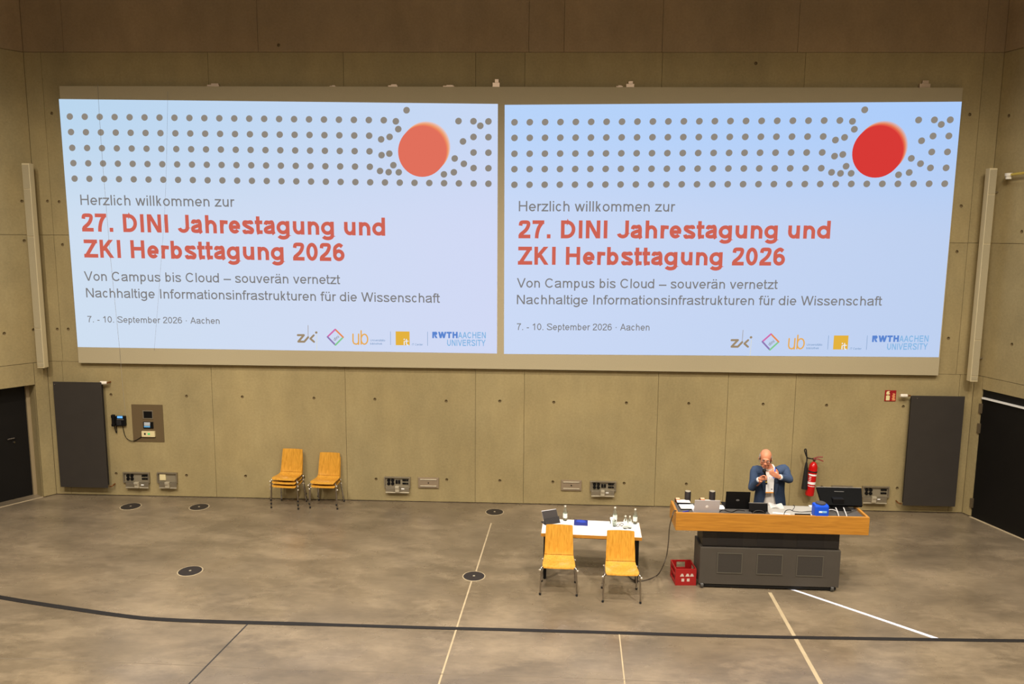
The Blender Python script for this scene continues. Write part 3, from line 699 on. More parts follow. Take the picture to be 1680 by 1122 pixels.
# ------------------------------------------------------------------ telephone and control plate
def wr(x0, y0, x1, y1, off=0.0):
    xm, ym = (x0+x1)/2, (y0+y1)/2
    return W(x0, ym, off).x, W(x1, ym, off).x, W(xm, y1, off).z, W(xm, y0, off).z
x0, x1, za, zb = wr(184.5, 681, 205, 699, .06)
t = thing('wall_telephone', 'black desk telephone with blue display mounted on the concrete wall', 'telephone', ((x0+x1)/2, -.03, za), 0, None, True)
add('phone_body', bx(x0+.05, x1, -.06, 0, za, zb-.02, .01), M_BLACK, t)
add('handset', box(box(bx(x0, x0+.055, -.1, -.055, za+.01, zb+.01, .012), x0-.003, x0+.06, -.11, -.05, zb-.05, zb+.012, .01), x0-.003, x0+.06, -.11, -.05, za, za+.055, .01), M_BLACK, t)
dx0, dx1, dz0, dz1 = wr(192, 682.6, 200.5, 686.2, .07)
add('display', bx(dx0, dx1, -.066, -.059, dz0, dz1), glow('phone_display', (118, 190, 250)), t)
bm = bmesh.new()
for i in range(3):
    for j in range(4): box(bm, x0+.085+i*.03, x0+.105+i*.03, -.066, -.059, za+.025+j*.022, za+.038+j*.022, .003)
add('keypad', bm, mat('dark_grey_keys', (58, 58, 60), .5), t)
add('function_keys', bx(dx0-.01, dx1+.02, -.065, -.059, dz0-.035, dz0-.02), mat('grey_keys', (90, 86, 80), .5), t)
hx = W(187.3, 690, .06).x; hz = W(187.3, 710, .06).z
add('handset_cord', tb([(hx, -.07, za+.01), (hx+.004, -.05, (za+hz)/2), (hx+.004, -.03, hz), (hx+.016, -.025, hz), (hx+.016, -.02, za-.02), (x0+.08, -.02, za+.01)], .007, 8, 3), M_BLACK, t)
cd = [W(x, y, .03) for x, y in ((201, 698), (203, 708), (206, 716.5), (211, 721.5), (217, 723.6), (223, 722), (229, 718.5), (235.5, 714.6))]
tag(add('telephone_cord', tb(cd, .006, 8, 3), M_BLACK), 'dark cord looping from the telephone to the control plate', 'cord')
x0, x1, za, zb = wr(217.5, 663.5, 268.5, 724.5)
t = thing('control_plate', 'brown-grey metal plate with display and key strip on the concrete wall', 'control panel', ((x0+x1)/2, -.006, za), 0, None, True)
add('plate', bx(x0, x1, -.012, .0, za, zb, .003), mat('brown_grey_plate', (112, 94, 66), .5, .3), t)
def wall_part(name, px, o0, o1, m, p, bev=.002):
    a, b, c, d = wr(*px, o0); return add(name, bx(a, b, -o1, -o0, c, d, bev), m, p)
c10 = lambda x0, y0, x1, y1: (160+x0/10.5, 640+y0/10.5, 160+x1/10.5, 640+y1/10.5)
f = wall_part('screen_bezel', c10(780, 348, 957, 495), .012, .022, M_STEEL, t); wall_part('screen', c10(795, 366, 940, 480), .022, .024, M_BLACK, f)
f = wall_part('key_strip', c10(792, 546, 964, 658), .012, .026, M_BLACK, t)
for i, (ya, yb, c) in enumerate(((556, 580, (226, 222, 210)), (588, 610, (226, 220, 205)), (618, 640, (120, 190, 230)))):
    wall_part('lit_key', c10(802, ya, 905, yb), .026, .029, glow('lit_key_%d' % i, c, .8), f)
f = wall_part('socket_box', c10(776, 702, 1000, 797), .012, .05, M_CREAM, t); wall_part('jack', c10(803, 738, 830, 770), .05, .053, M_BLACK, f)
wall_part('status_lamp', c10(866, 740, 902, 766), .05, .055, glow('green_lamp', (60, 210, 110)), f)

# ------------------------------------------------------------------ connection boxes low on the back wall
def wallbox(label, frame, flap, socks=(), card=None, lockx=None, tagx=None):
    x0, x1, za, zb = wr(*frame)
    t = thing('wall_connection_box', label, 'socket box', ((x0+x1)/2, -.02, za), 0, 'connection boxes along the back wall', True)
    bm = bmesh.new(); w = .022; d = .05
    box(bm, x0, x1, -d, 0, zb-w, zb, .003); box(bm, x0, x1, -d, 0, za, za+w, .003)
    box(bm, x0, x0+w, -d, 0, za+w-.004, zb-w+.004, .003); box(bm, x1-w, x1, -d, 0, za+w-.004, zb-w+.004, .003)
    add('frame', bm, M_STEEL, t)
    bp = add('back_plate', bx(x0+w, x1-w, -.012, 0, za+w, zb-w), mat('steel_back_plate', (150, 140, 118), .5, .4), t)
    W_, H_ = x1-x0, zb-za
    for (u, v, r, sh) in socks:
        bm = bmesh.new(); px, pz = x0+u*W_, za+v*H_
        if sh == 'o': cyl(bm, (px, -.012, pz), r, .02, 16, 'y')
        else: box(bm, px-r, px+r, -.03, -.012, pz-r*.9, pz+r*.9, .002)
        add('socket', bm, M_BLACK, t)
    if card: add('cream_module', bx(x0+card[0]*W_, x0+card[1]*W_, -.035, -.012, za+card[2]*H_, za+card[3]*H_, .003), M_CREAM, t)
    a, b, c, dd = wr(*flap, .05)
    fp = add('flap', bx(a, b, -.075, -.06, c, min(dd, za+.006), .003), M_STEEL, t)
    add('flap_edge', bx(a, b, -.085, -.076, c, c+.02, .002), M_STEELL, fp)
    lx = W(lockx, 795, .08).x
    bm = bmesh.new(); box(bm, lx-.04, lx+.04, -.13, -.0755, dd-.11, dd+.01, .01); box(bm, lx-.035, lx+.035, -.15, -.13, dd-.03, dd+.015, .006)
    add('latch', bm, M_STEELL, fp)
    if tagx: add('label_tag', bx(W(tagx, 793, .08).x-.025, W(tagx, 793, .08).x+.03, -.078, -.0755, dd-.065, dd-.045), M_PAPER, fp)
big4 = [(.17, .66, .032, 'o'), (.17, .34, .032, 'o'), (.32, .66, .032, 'o'), (.32, .34, .032, 'o')]
six = [(u, v, .017, 'b') for u in (.73, .80, .88) for v in (.68, .38)]
quad = [(u, v, .02, 'b') for u in (.47, .57) for v in (.6, .44)]
wallbox('open socket box beside the left radiator, with black sockets and hanging flap', (203.8, 774, 246.7, 791), (207.5, 790, 244.6, 800), big4+six, None, 225.3, 233.3)
wallbox('open socket box with a cream module, under the control plate', (259.3, 774.5, 292, 791.5), (262, 790, 290.5, 800.5), [], (.12, .42, .26, .86), 275.6)
wallbox('open socket box full of black sockets, right of the stacked chairs', (631, 781.4, 673.6, 799), (633, 796.5, 671.5, 808), big4+quad+six, None, 652, 660.5)
wallbox('open socket box full of black sockets, on the wall behind the white table', (968, 788.5, 1010.5, 804.7), (970, 803, 1007.6, 814), big4+quad+six, None, 988.7, 996.3)
wallbox('open box with a cream module, partly behind the big tilted monitor', (1363, 796, 1397.5, 813), (1365, 812, 1396, 823), [], (.08, .34, .2, .82), 1380)
wallbox('open socket box between the big monitor and the right radiator', (1413.5, 797, 1457.5, 815), (1415, 813.5, 1454, 825.4), big4+six, None, 1434.5, 1443.5)
def cover(label, r):
    x0, x1, za, zb = wr(*r)
    t = thing('wall_cover_plate', label, 'cover plate', ((x0+x1)/2, -.02, za), 0, 'closed covers along the back wall', True)
    add('plate', bx(x0, x1, -.03, 0, za, zb, .004), mat('taupe_steel', (150, 132, 108), .5, .3), t)
    for z in (za+.03, zb-.045): add('bright_rib', bx(x0+.04, x1-.04, -.042, -.03, z, z+.02, .003), M_STEELL, t)
    bm = bmesh.new(); cyl(bm, ((x0+x1)/2, -.03, (za+zb)/2), .012, .006, 12, 'y'); add('lock', bm, M_BLACK, t)
cover('closed steel cover plate right of the socket box by the stacked chairs', (686.4, 783, 720, 799.7))
cover('closed steel cover plate left of the socket box behind the white table', (920.5, 787.2, 954, 804))

# ------------------------------------------------------------------ fire extinguisher and sign
p0 = W(1327.5, 813, .16); p1 = W(1331.6, 757, .16); ex, z0, z1 = (p0.x+p1.x)/2, p0.z, p1.z; R = .078
t = thing('fire_extinguisher', 'red fire extinguisher with black horn hanging on the wall', 'fire extinguisher', (ex, -.16, z0), 0)
t.rotation_euler = (0, math.radians(4), 0)
h = z1-z0; bm = bmesh.new()
lathe(bm, [(R*.7, 0), (R*.95, .015), (R, .04), (R, h-.13), (R*.93, h-.08), (R*.7, h-.035), (R*.35, h-.01), (.02, h)], n=28)
cy = add('cylinder', bm, M_REDS, t, True)
for za, zb, m in ((h*.61, h*.655, M_PAPER), (h*.36, h*.43, M_PAPER)):
    bm = bmesh.new()
    loft(bm, [[V((math.cos(a)*(R+.0015), math.sin(a)*(R+.0015), z)) for a in [math.pi+.35+i*(math.pi-.7)/12 for i in range(13)]] for z in (za, zb)], False, False); add('label_band', bm, m, cy)
bm = bmesh.new()
for i in range(3): loft(bm, [[V((math.cos(a)*(R+.0015), math.sin(a)*(R+.0015), z)) for a in [math.pi+.5+j*.2 for j in range(4)]] for z in (h*(.46+.05*i), h*(.475+.05*i))], False, False)
loft(bm, [[V((math.cos(a)*(R+.0015), math.sin(a)*(R+.0015), z)) for a in [math.pi+.6+j*.2 for j in range(9)]] for z in (h*.30, h*.315)], False, False)
add('label_print', bm, M_PAPER, cy)
bm = bmesh.new(); lathe(bm, [(R+.002, h*.70), (R+.004, h*.71), (R+.004, h*.73), (R+.002, h*.74)], n=28); add('strap', bm, M_RUB, t)
bm = bmesh.new(); cyl(bm, (0, 0, h-.005), .02, .05, 14); box(bm, -.03, .03, -.02, .02, h+.03, h+.065, .006); add('valve', bm, mat('dark_brass', (90, 70, 45), .4, .6), t)
bm = tb([(-.02, -.01, h+.06), (.05, -.03, h+.1), (.13, -.05, h+.115)], .012, 8); tube(bm, [(-.02, -.01, h+.05), (.06, -.03, h+.06), (.15, -.05, h+.035)], .011, 8); add('squeeze_handle', bm, mat('dark_red_handle', (130, 26, 20), .4), t)
hs = [(-.03, 0, h+.05), (-.1, -.02, h+.06), (-.15, -.03, h+.08), (-.2, -.04, h+.17), (-.215, -.04, h+.22), (-.19, -.04, h+.23), (-.165, -.03, h+.14), (-.145, -.03, h+.04), (-.145, -.03, h-.06)]
add('hose', tb(hs, .011, 10, 4), M_RUB, t)
bm = bmesh.new(); tube(bm, [(-.145, -.03, h-.02), (-.142, -.03, h-.1), (-.132, -.03, h*.55), (-.12, -.03, h*.2)], [.016, .028, .04, .055], 16); add('discharge_horn', bm, M_RUB, t, True)
add('wall_hook', bx(-.03, .03, .07, .16, h*.6, h*.72), M_STEEL, t)
x0, x1, za, zb = wr(1451.6, 640.3, 1470, 658.2, .01)
t = thing('fire_sign', 'small square red fire extinguisher sign on the concrete wall', 'sign', ((x0+x1)/2, -.005, za), 0, None, True)
add('sign_board', bx(x0, x1, -.012, -.002, za, zb, .002), mat('sign_red', (150, 12, 20), .5), t)
Sg = lambda x, y: V((x0+(x1-x0)*x, -.0135, za+(zb-za)*y))
bm = bmesh.new(); poly(bm, [Sg(*p) for p in ((.11, .08), (.44, .08), (.44, .52), (.11, .52))]); poly(bm, [Sg(*p) for p in ((.11, .63), (.44, .63), (.43, .72), (.36, .82), (.36, .86), (.46, .9), (.30, .94), (.14, .88), (.12, .74))])
poly(bm, [Sg(*p) for p in ((.24, .5), (.3, .5), (.3, .65), (.24, .65))])
add('extinguisher_symbol', bm, mat('sign_cream', (228, 216, 160), .5), t)
bm = bmesh.new(); poly(bm, [Sg(*p) for p in ((.62, .08), (.92, .08), (.95, .2), (.86, .3), (.94, .42), (.86, .52), (.93, .66), (.82, .74), (.68, .72), (.74, .6), (.62, .5), (.72, .38), (.6, .24), (.7, .18))]); add('flame_symbol', bm, mat('sign_orange', (216, 140, 92), .5), t)

# ------------------------------------------------------------------ floor outlets
for (cx, cy_, rx, lab) in ((214.5, 831, 15.2, 'round dark floor outlet lid in front of the left radiator'), (326.7, 832, 14.7, 'round dark floor outlet lid midway between left radiator and stacked chairs'),
                    (811.5, 840.2, 14, 'round dark floor outlet lid by the wall behind the white table'), (312, 937, 18.5, 'round dark floor outlet lid alone on the open stage floor'),
                    (777.5, 945.5, 17.2, 'round dark floor outlet lid on the pale floor joint left of the chairs')):
    c = G(cx, cy_); r = (G(cx+rx, cy_)-c).length
    t = thing('floor_outlet', lab, 'floor outlet', (c.x, c.y, 0), 0, 'round outlet lids in the stage floor')
    bm = bmesh.new(); lathe(bm, [(r*1.1, .0005), (r*1.1, .004), (r*1.0, .005), (r*1.0, .0005)], n=36); add('rim_ring', bm, mat('rim_grey', (172, 156, 126), .6), t)
    bm = bmesh.new(); lathe(bm, [(r*.995, .001), (r*.995, .007), (r*.93, .009)], n=36); add('lid', bm, mat('dark_lid', (40, 34, 32), .6, var=.1), t)
    bm = bmesh.new(); cyl(bm, (0, 0, .008), .018, .004, 12); add('lid_screw', bm, M_STEELL, t)

# ------------------------------------------------------------------ plywood chairs
PROF = [(-.222, .412, .42), (-.218, .432, .452), (-.195, .448, .466), (-.12, .447, .464), (-.02, .438, .455), (.06, .434, .442), (.115, .442, .432), (.15, .466, .426), (.168, .51, .42), (.19, .60, .416), (.212, .70, .408), (.232, .79, .400), (.248, .872, .394), (.251, .882, .374)]
def shell(rows_, dish):
    bm = bmesh.new(); n = 10; vs = []
    for i, (y, z, w) in enumerate(rows_):
        k = dish[i]
        vs.append([bm.verts.new((w*(j/n-.5), y + (k[0]*(1-(2*j/n-1)**2)), z - k[1]*(1-(2*j/n-1)**2))) for j in range(n+1)])
    for a, b in zip(vs, vs[1:]):
        for j in range(n): bm.faces.new((a[j], a[j+1], b[j+1], b[j]))
    bmesh.ops.recalc_face_normals(bm, faces=bm.faces)
    bmesh.ops.solidify(bm, geom=bm.faces[:], thickness=.012); return bm
def make_chair(label):
    t = thing('stacking_chair', label, 'chair', (0, 0, 0))
    add('seat', shell(PROF[:8], [(0, .004), (0, .008), (0, .012), (0, .014), (0, .016), (0, .016), (.006, .012), (.012, .006)]), M_PLY, t, True)
    add('backrest', shell(PROF[7:], [(.012, .006), (.016, 0), (.018, 0), (.018, 0), (.018, 0), (.018, 0), (.018, 0)]), M_PLY, t, True)
    for s in (-1, 1):
        for pts in ([(s*.262, -.205, .012), (s*.252, -.195, .34), (s*.245, -.185, .395), (s*.225, -.15, .418), (s*.2, -.1, .42)], [(s*.25, .225, .012), (s*.225, .15, .37), (s*.215, .12, .41), (s*.2, .07, .42)]):
            lg = add('leg', tb(smoothpts(pts, 3), .0115, 10), M_CHROME, t, True)
            bm = bmesh.new(); lathe(bm, [(.014, 0), (.016, .004), (.015, .03), (.012, .034)], (pts[0][0], pts[0][1], 0), 12); add('foot_cap', bm, M_RUB, lg)
        bm = bmesh.new(); ball(bm, (s*.268, -.2, .375), .017); cyl(bm, (s*.268-.02, -.2, .375), .007, .03, 8, 'x'); add('coupling_knob', bm, mat('bright_knob', (235, 225, 205), .2, .7), t, True)
        bm = bmesh.new(); ball(bm, (s*.236, .14, .392), .014); add('coupling_knob', bm, mat('bright_knob', (0, 0, 0)), t, True)
    bm = bmesh.new()
    for s in (-1, 1): tube(bm, [(s*.2, -.1, .413), (s*.19, 0, .408), (s*.2, .07, .41)], .011, 8)
    for y in (-.07, .05): tube(bm, [(-.2, y, .40), (.2, y, .40)], .009, 8)
    add('seat_frame', bm, M_CHROME, t)
    return t
chair = make_chair('plywood chair at the table, standing behind the folded tablet')
CG = 'plywood stacking chairs'
chair['group'] = CG
f1, f2 = G(887, 974), G(946, 976); cpos = (f1+f2)/2; ang = -math.radians(1.5)
chair.location = (cpos.x, cpos.y+.168, 0); chair.rotation_euler = (0, 0, ang)
f1, f2 = G(990, 988), G(1050.5, 990); cpos = (f1+f2)/2
dup(chair, (cpos.x, cpos.y+.205, 0), math.radians(-1.5), 'plywood chair pulled out from the table, in front of the clear bottles', CG)
ST = .073
cx = (G(450.8, 831)+G(493.7, 831))/2; 
for k, lab in enumerate(('bottom plywood chair of the stack of three by the back wall', 'middle plywood chair of the stack of three by the back wall', 'topmost plywood chair of the stack of three by the back wall')):
    dup(chair, (cx.x, cx.y+.085-.004*k, k*ST), math.radians(-5), lab, CG)
cx = (G(512.5, 831)+G(555.8, 831))/2
for k, lab in enumerate(('lower plywood chair of the stack of two by the back wall', 'upper plywood chair of the stack of two by the back wall')):
    dup(chair, (cx.x+.012*(1-k), cx.y+.085-.004*k, k*ST), math.radians(-4), lab, CG)

# ------------------------------------------------------------------ white table and what stands on it
TH = .735
a, b, c = G(887.6, 874.5, TH), G(1053.4, 881.7, TH), G(1052.5, 857.8, TH)
tx = (b-a); TW = tx.length; ta = math.atan2(tx.y, tx.x); TD = .60
def at(u, v, z=0): 
    return V((a.x, a.y, 0)) + V((math.cos(ta), math.sin(ta), 0))*u + V((-math.sin(ta), math.cos(ta), 0))*v + V((0, 0, z))
ctr = at(TW/2, TD/2)
t = thing('white_table', 'white-topped table with wooden edge behind two plywood chairs', 'table', tuple(ctr), ta)
hw, hd = TW/2, TD/2
add('tabletop', bx(-hw+.004, hw-.004, -hd+.004, hd-.004, TH-.03, TH, .002), M_WHITE, t)
e = .004
for r in ((-hw, hw, -hd-.0, -hd+.02), (-hw, hw, hd-.02, hd), (-hw, -hw+.02, -hd+.02, hd-.02), (hw-.02, hw, -hd+.02, hd-.02)):
    add('wooden_edge', bx(*r, TH-.052, TH-.002, .002), M_OAK, t)
for sx in (-1, 1):
    for sy in (-1, 1):
        lg = add('leg', bx(sx*(hw-.06)-.022, sx*(hw-.06)+.022, sy*(hd-.06)-.022, sy*(hd-.06)+.022, .012, TH-.03, .003), M_BLACK, t)
        bm = bmesh.new(); cyl(bm, (sx*(hw-.06), sy*(hd-.06), 0), .02, .013, 12); add('foot', bm, M_RUB, lg)
bm = bmesh.new()
for sy in (-1, 1): box(bm, -hw+.08, hw-.08, sy*(hd-.06)-.012, sy*(hd-.06)+.012, TH-.075, TH-.03)
for sx in (-1, 1): box(bm, sx*(hw-.06)-.012, sx*(hw-.06)+.012, -hd+.08, hd-.08, TH-.075, TH-.03)
add('under_frame', bm, M_BLACK, t)
def T(px, py, z=TH): return G(px, py, z)

def bottle(name, label, px, py, h, r, lab=True, grp=None, cap=True, fill=.0):
    p = T(px, py); t = thing(name, label, 'bottle', (p.x, p.y, TH), 0, grp)
    bm = bmesh.new(); lathe(bm, [(r*.8, 0), (r, .008), (r, h*.52), (r*.9, h*.62), (r*.5, h*.78), (r*.36, h*.86), (r*.36, h*.955)], n=20)
    g = add('glass_body', bm, M_GLASS, t, True)
    bm = bmesh.new(); lathe(bm, [(r*.42, h*.935), (r*.45, h*.94), (r*.45, h), (r*.35, h+.003)], n=16); add('cap', bm, mat('pale_cap', (226, 220, 205), .4), t)
    if lab:
        bm = bmesh.new(); n = 20
        loft(bm, [[V((math.cos(2*math.pi*k/n)*(r+.0012), math.sin(2*math.pi*k/n)*(r+.0012), z)) for k in range(n)] for z in (h*.2, h*.5)], False); add('paper_label', bm, mat('bottle_label', (238, 240, 228), .6), t)
    return t
BG = 'clear bottles on the white table'
bottle('glass_bottle', 'clear bottle with white label beside the folded tablet', 927, 853.5, .235, .034, True, BG)
bottle('glass_bottle', 'clear bottle standing right behind the cup and tumbler', 1008.7, 856, .235, .033, True, BG)
bottle('glass_bottle', 'clear bottle with white label at the back right table corner', 1041.8, 859, .235, .034, True, BG)
bottle('small_glass_bottle', 'small clear bottle beside the black spectacles', 1025.8, 867, .20, .032, False, BG)
bottle('small_glass_bottle', 'small clear bottle between the other small one and the corner bottle', 1033, 866.5, .19, .030, False, BG)
p = T(1004.3, 860); t = thing('printed_cup', 'white cup with dark print standing by the clear tumbler', 'cup', (p.x, p.y, TH))
bm = bmesh.new(); lathe(bm, [(.028, 0), (.036, .1), (.038, .102), (.034, .1), (.027, .006)], n=22); add('cup_body', bm, M_PAPER, t, True)
bm = bmesh.new(); loft(bm, [[V((math.cos(x)*(.0305+.08*z), math.sin(x)*(.0305+.08*z), z)) for x in [math.pi*.95+i*.16 for i in range(6)]] for z in (.02, .05, .075)], False, False); add('cup_print', bm, M_BLACK, t)
bm = bmesh.new(); tube(bm, smoothpts([(.036, .01, .08), (.065, .015, .07), (.062, .015, .035), (.032, .01, .025)], 3), .005, 8); add('cup_handle', bm, M_PAPER, t)
p = T(1008, 863.3); t = thing('water_tumbler', 'empty clear tumbler in front of the printed cup', 'glass', (p.x, p.y, TH))
bm = bmesh.new(); lathe(bm, [(.024, 0), (.031, .095), (.0285, .095), (.023, .008)], n=22); add('tumbler_glass', bm, M_GLASS, t, True)
p = T(902.5, 857); t = thing('folded_tablet', 'tablet propped in a dark folding case on the table', 'tablet', (p.x, p.y, TH), math.radians(26))
R_ = Matrix.Translation((0, .045, 0)) @ Matrix.Rotation(math.radians(-26), 4, 'X')
tilt = Matrix.Rotation(math.radians(22), 4, 'X')
add('tablet_body', bx(-.125, .125, -.007, .0, .0, .19, .004, Matrix.Translation((.01, -.02, .012)) @ Matrix.Rotation(math.radians(-30), 4, 'X')), M_SILVER, t)
add('case_cover', bx(-.125, .125, -.016, -.0085, .0, .18, .003, Matrix.Translation((.01, -.02, .01)) @ Matrix.Rotation(math.radians(-30), 4, 'X')), mat('dark_case', (52, 46, 44), .7), t)
add('case_stand', bx(-.125, .125, -.006, .0, 0, .1, .002, Matrix.Translation((.01, -.075, 0)) @ Matrix.Rotation(math.radians(-28), 4, 'X')), mat('darker_case', (34, 30, 30), .7), t)
add('case_base', bx(-.125, .14, -.08, .07, 0, .01, .003), mat('dark_case', (0, 0, 0)), t)
p = T(953, 858); t = thing('blue_folder', 'dark blue folded pouch with lighter top lying on the white table', 'pouch', (p.x, p.y, TH), math.radians(-4))
add('folder_base', bx(-.105, .105, -.11, .11, 0, .012, .005), M_NAVY, t)
bm = bmesh.new(); ball(bm, (0, .02, .014), .075, 1.05, .55, .38, None, 18); ball(bm, (.02, .0, .014), .05, 1.3, .5, .32, None, 14); add('folded_cloth', bm, mat('bright_blue_cloth', (36, 62, 168), .8, bump=.3, scale=18), t, True)
p = T(1017, 863.5); t = thing('spectacles', 'black spectacles with curved arms lying on the table', 'spectacles', (p.x, p.y, TH), math.radians(30))
bm = bmesh.new()
for s in (-1, 1): tube(bm, [(s*.035+.026*math.cos(k*math.pi/8), .002*math.sin(k), .022+.02*math.sin(k*math.pi/8)) for k in range(17)], .003, 6)
tube(bm, [(-.01, 0, .03), (0, 0, .034), (.01, 0, .03)], .003, 6); add('rims', bm, M_BLACK, t)
for s in (-1, 1): add('temple_arm', tb([(s*.062, 0, .03), (s*.064, .06, .028), (s*.06, .12, .012), (s*.057, .135, .004)], .003, 6, 3), M_BLACK, t)

# ------------------------------------------------------------------ lectern desk
DZ = 1.17
a_, b_ = G(1109.4, 841, DZ), G(1427.3, 849, DZ); dd = b_-a_; DW = dd.length; da = math.atan2(dd.y, dd.x)
cl, cr = G(1100.4, 817.3, DZ), G(1403.6, 829.7, DZ); DD = ((cl-a_).length+(cr-b_).length)/2
DD = abs((((cl+cr)/2)-((a_+b_)/2)).dot(V((-math.sin(da), math.cos(da), 0))))
def dat(u, v, z=0): return V((a_.x, a_.y, 0)) + V((math.cos(da), math.sin(da), 0))*u + V((-math.sin(da), math.cos(da), 0))*v + V((0, 0, z))
dc = dat(DW/2, DD/2)
dinv = (Matrix.Translation((dc.x, dc.y, 0)) @ Matrix.Rotation(da, 4, 'Z')).inverted()
tz = W(1109.4, 870, -a_.y).z                               # underside of the tray
desk = thing('lecture_desk', 'large lecture desk with oak tray top on a charcoal wheeled base', 'desk', (dc.x, dc.y, 0), da)
hw, hd = DW/2, DD/2; th = .035
add('front_board', bx(-hw, hw, -hd, -hd+th, tz, DZ, .004), M_OAK, desk)
add('rear_board', bx(-hw, hw, hd-th, hd, tz, DZ-.066, .004), M_OAK, desk)
for s in (-1, 1): add('side_board', bx(s*hw-(th if s > 0 else 0), s*hw+(0 if s > 0 else th), -hd+th, hd-th, tz, DZ, .004), M_OAK, desk)
SZ = DZ-.035                                               # work surface inside the rim
add('work_surface', bx(-hw+th, hw-th, -hd+th, hd-th, SZ-.03, SZ, .0), mat('dark_grey_top', (84, 80, 76), .5, var=.08, scale=10), desk)
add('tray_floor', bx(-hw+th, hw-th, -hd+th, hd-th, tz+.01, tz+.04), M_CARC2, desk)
q0 = dinv @ G(1262, 842, SZ); q1 = dinv @ G(1334, 828, SZ)
add('light_inlay', bx(q0.x, q1.x+.02, -hd+.05, hd-.05, SZ-.001, SZ+.004, .001), mat('pale_grey_inlay', (176, 172, 164), .45), desk)
by = (dinv @ ((G(1153, 965)+G(1372, 971))/2)).y             # base front
bl_, br_ = (dinv @ W(1148, 930, 3.41)).x, (dinv @ W(1377, 935, 3.41)).x
zt = W(1148, 898, 3.41).z; zb_ = W(1148, 957.6, 3.41).z
bd = hd-.02
lowb = add('lower_cabinet', bx(bl_, br_, by, bd, zb_, zt, .004), M_CARC, desk)
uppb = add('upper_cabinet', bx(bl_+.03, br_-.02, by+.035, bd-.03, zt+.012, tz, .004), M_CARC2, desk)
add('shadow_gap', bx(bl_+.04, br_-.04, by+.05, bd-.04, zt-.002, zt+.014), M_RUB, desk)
M_LINE = mat('grille_line', (84, 79, 68), .6); M_GRI = mat('grille_mesh', (56, 51, 45), .7, var=.1, scale=60)
for x0, y0, x1, y1 in ((1177, 906.5, 1217, 941), (1242, 908.5, 1282.5, 943), (1307, 910.5, 1349, 945.5)):
    p, q = dinv @ W(x0, y0, 3.41), dinv @ W(x1, y1, 3.41)
    g = add('grille_panel', bx(p.x, q.x, by-.004, by+.001, q.z, p.z), M_GRI, lowb)
    bm = bmesh.new(); w = .014
    box(bm, p.x, q.x, by-.008, by-.0041, p.z-w, p.z); box(bm, p.x, q.x, by-.008, by-.0041, q.z, q.z+w); box(bm, p.x, p.x+w, by-.008, by-.0041, q.z+w, p.z-w); box(bm, q.x-w, q.x, by-.008, by-.0041, q.z+w, p.z-w)
    add('grille_frame', bm, M_LINE, lowb)
    add('reflected_square', bx(p.x+.0, q.x, by+.031, by+.034, zt+.03, tz-.03), mat('dark_reflection', (30, 26, 24), .6), uppb)  # dark squares painting the grilles' reflection on the upper cabinet
add('base_shadow_block', bx(bl_+.03, br_-.03, by+.02, bd-.04, .022, zb_, 0), M_RUB, desk)  # black block standing in for the shadow beneath the base
for sx in (bl_+.045, br_-.09):
    for sy in (by+.03, bd-.07):
        c = add('caster', cyl(bmesh.new(), (sx-.02, sy, .045), .045, .04, 18, 'x'), mat('caster_grey', (74, 72, 68), .5), desk)
        add('caster_fork', bx(sx-.03, sx+.03, sy-.03, sy+.03, .085, zb_), M_RUB, c)

def D(px, py, z=SZ): return G(px, py, z)
def dthing(name, label, cat, px, py, rot=0.0, grp=None, z=SZ, dz=0):
    p = D(px, py, z); return thing(name, label, cat, (p.x, p.y, z+dz), da+rot, grp)
PXM = 107.0
# upright black cylinders with orange boxes
for (cx, lab, lab2, ox) in ((1128, 'black upright cylinder near the left end of the desk', 'orange block at the left end of the desk', 1112), (1168, 'black upright cylinder between the silver and the black laptop', 'orange block behind the silver laptop', 1152.5)):
    t = dthing('desk_cylinder', lab, 'cylinder', cx, 822, 0, 'black cylinders at the rear desk edge')
    bm = bmesh.new(); lathe(bm, [(.044, 0), (.046, .004), (.046, .15), (.04, .155)], n=24); add('cylinder_body', bm, mat('dark_brown_cylinder', (40, 34, 33), .5), t)
    bm = bmesh.new(); lathe(bm, [(.04, .154), (.041, .16), (.03, .161)], n=24); add('cylinder_top', bm, M_STEELL, t)
    t = dthing('orange_block', lab2, 'block', ox, 823.5, 0, 'orange blocks on the desk')
    add('block_body', bx(-.03, .03, -.035, .03, 0, .05, .006), mat('orange_block', (214, 110, 40), .5), t); add('block_side', bx(-.045, -.031, -.035, .03, 0, .048, .004), mat('brown_block_side', (70, 38, 22), .5), t); add('block_lid', bx(-.03, .028, -.025, .025, .05, .06, .004), mat('pale_block_lid', (232, 196, 160), .5), t)
    t = dthing('white_card_box', 'flat white card box beside the ' + ('left-end orange block' if ox < 1130 else 'orange block behind the silver laptop'), 'box', ox+8.5, 823.5, 0, 'small white boxes on the desk')
    add('card_box', bx(-.035, .045, -.03, .03, 0, .022, .003), M_PAPER, t); add('card_box_lid', bx(-.037, .047, -.032, .032, .022, .028, .002), mat('grey_white', (205, 200, 192), .6), t)
t = dthing('white_device', 'flat dark device with white top on the desk beside the left rim', 'device', 1121, 826.5)
add('device_body', bx(-.095, .095, -.05, .05, 0, .035, .004), M_BLACK, t); add('device_top', bx(-.097, .097, -.052, .052, .035, .043, .003), M_WHITE, t)
t = dthing('paper_stack', 'stack of white papers left of the silver laptop', 'paper', 1127, 833.5, .05)
add('paper_pile', bx(-.105, .105, -.07, .08, .014, .03, .001), M_PAPER, t); add('dark_folder', bx(-.11, .11, -.075, .08, 0, .0135, .002), M_BLACK, t); add('grey_print', bx(-.02, .05, -.02, .0, .03, .0306), mat('grey_print', (170, 168, 165), .6), t)
t = dthing('paper_sheets', 'loose white sheets showing behind the silver laptop', 'paper', 1176, 832.5, -.08)
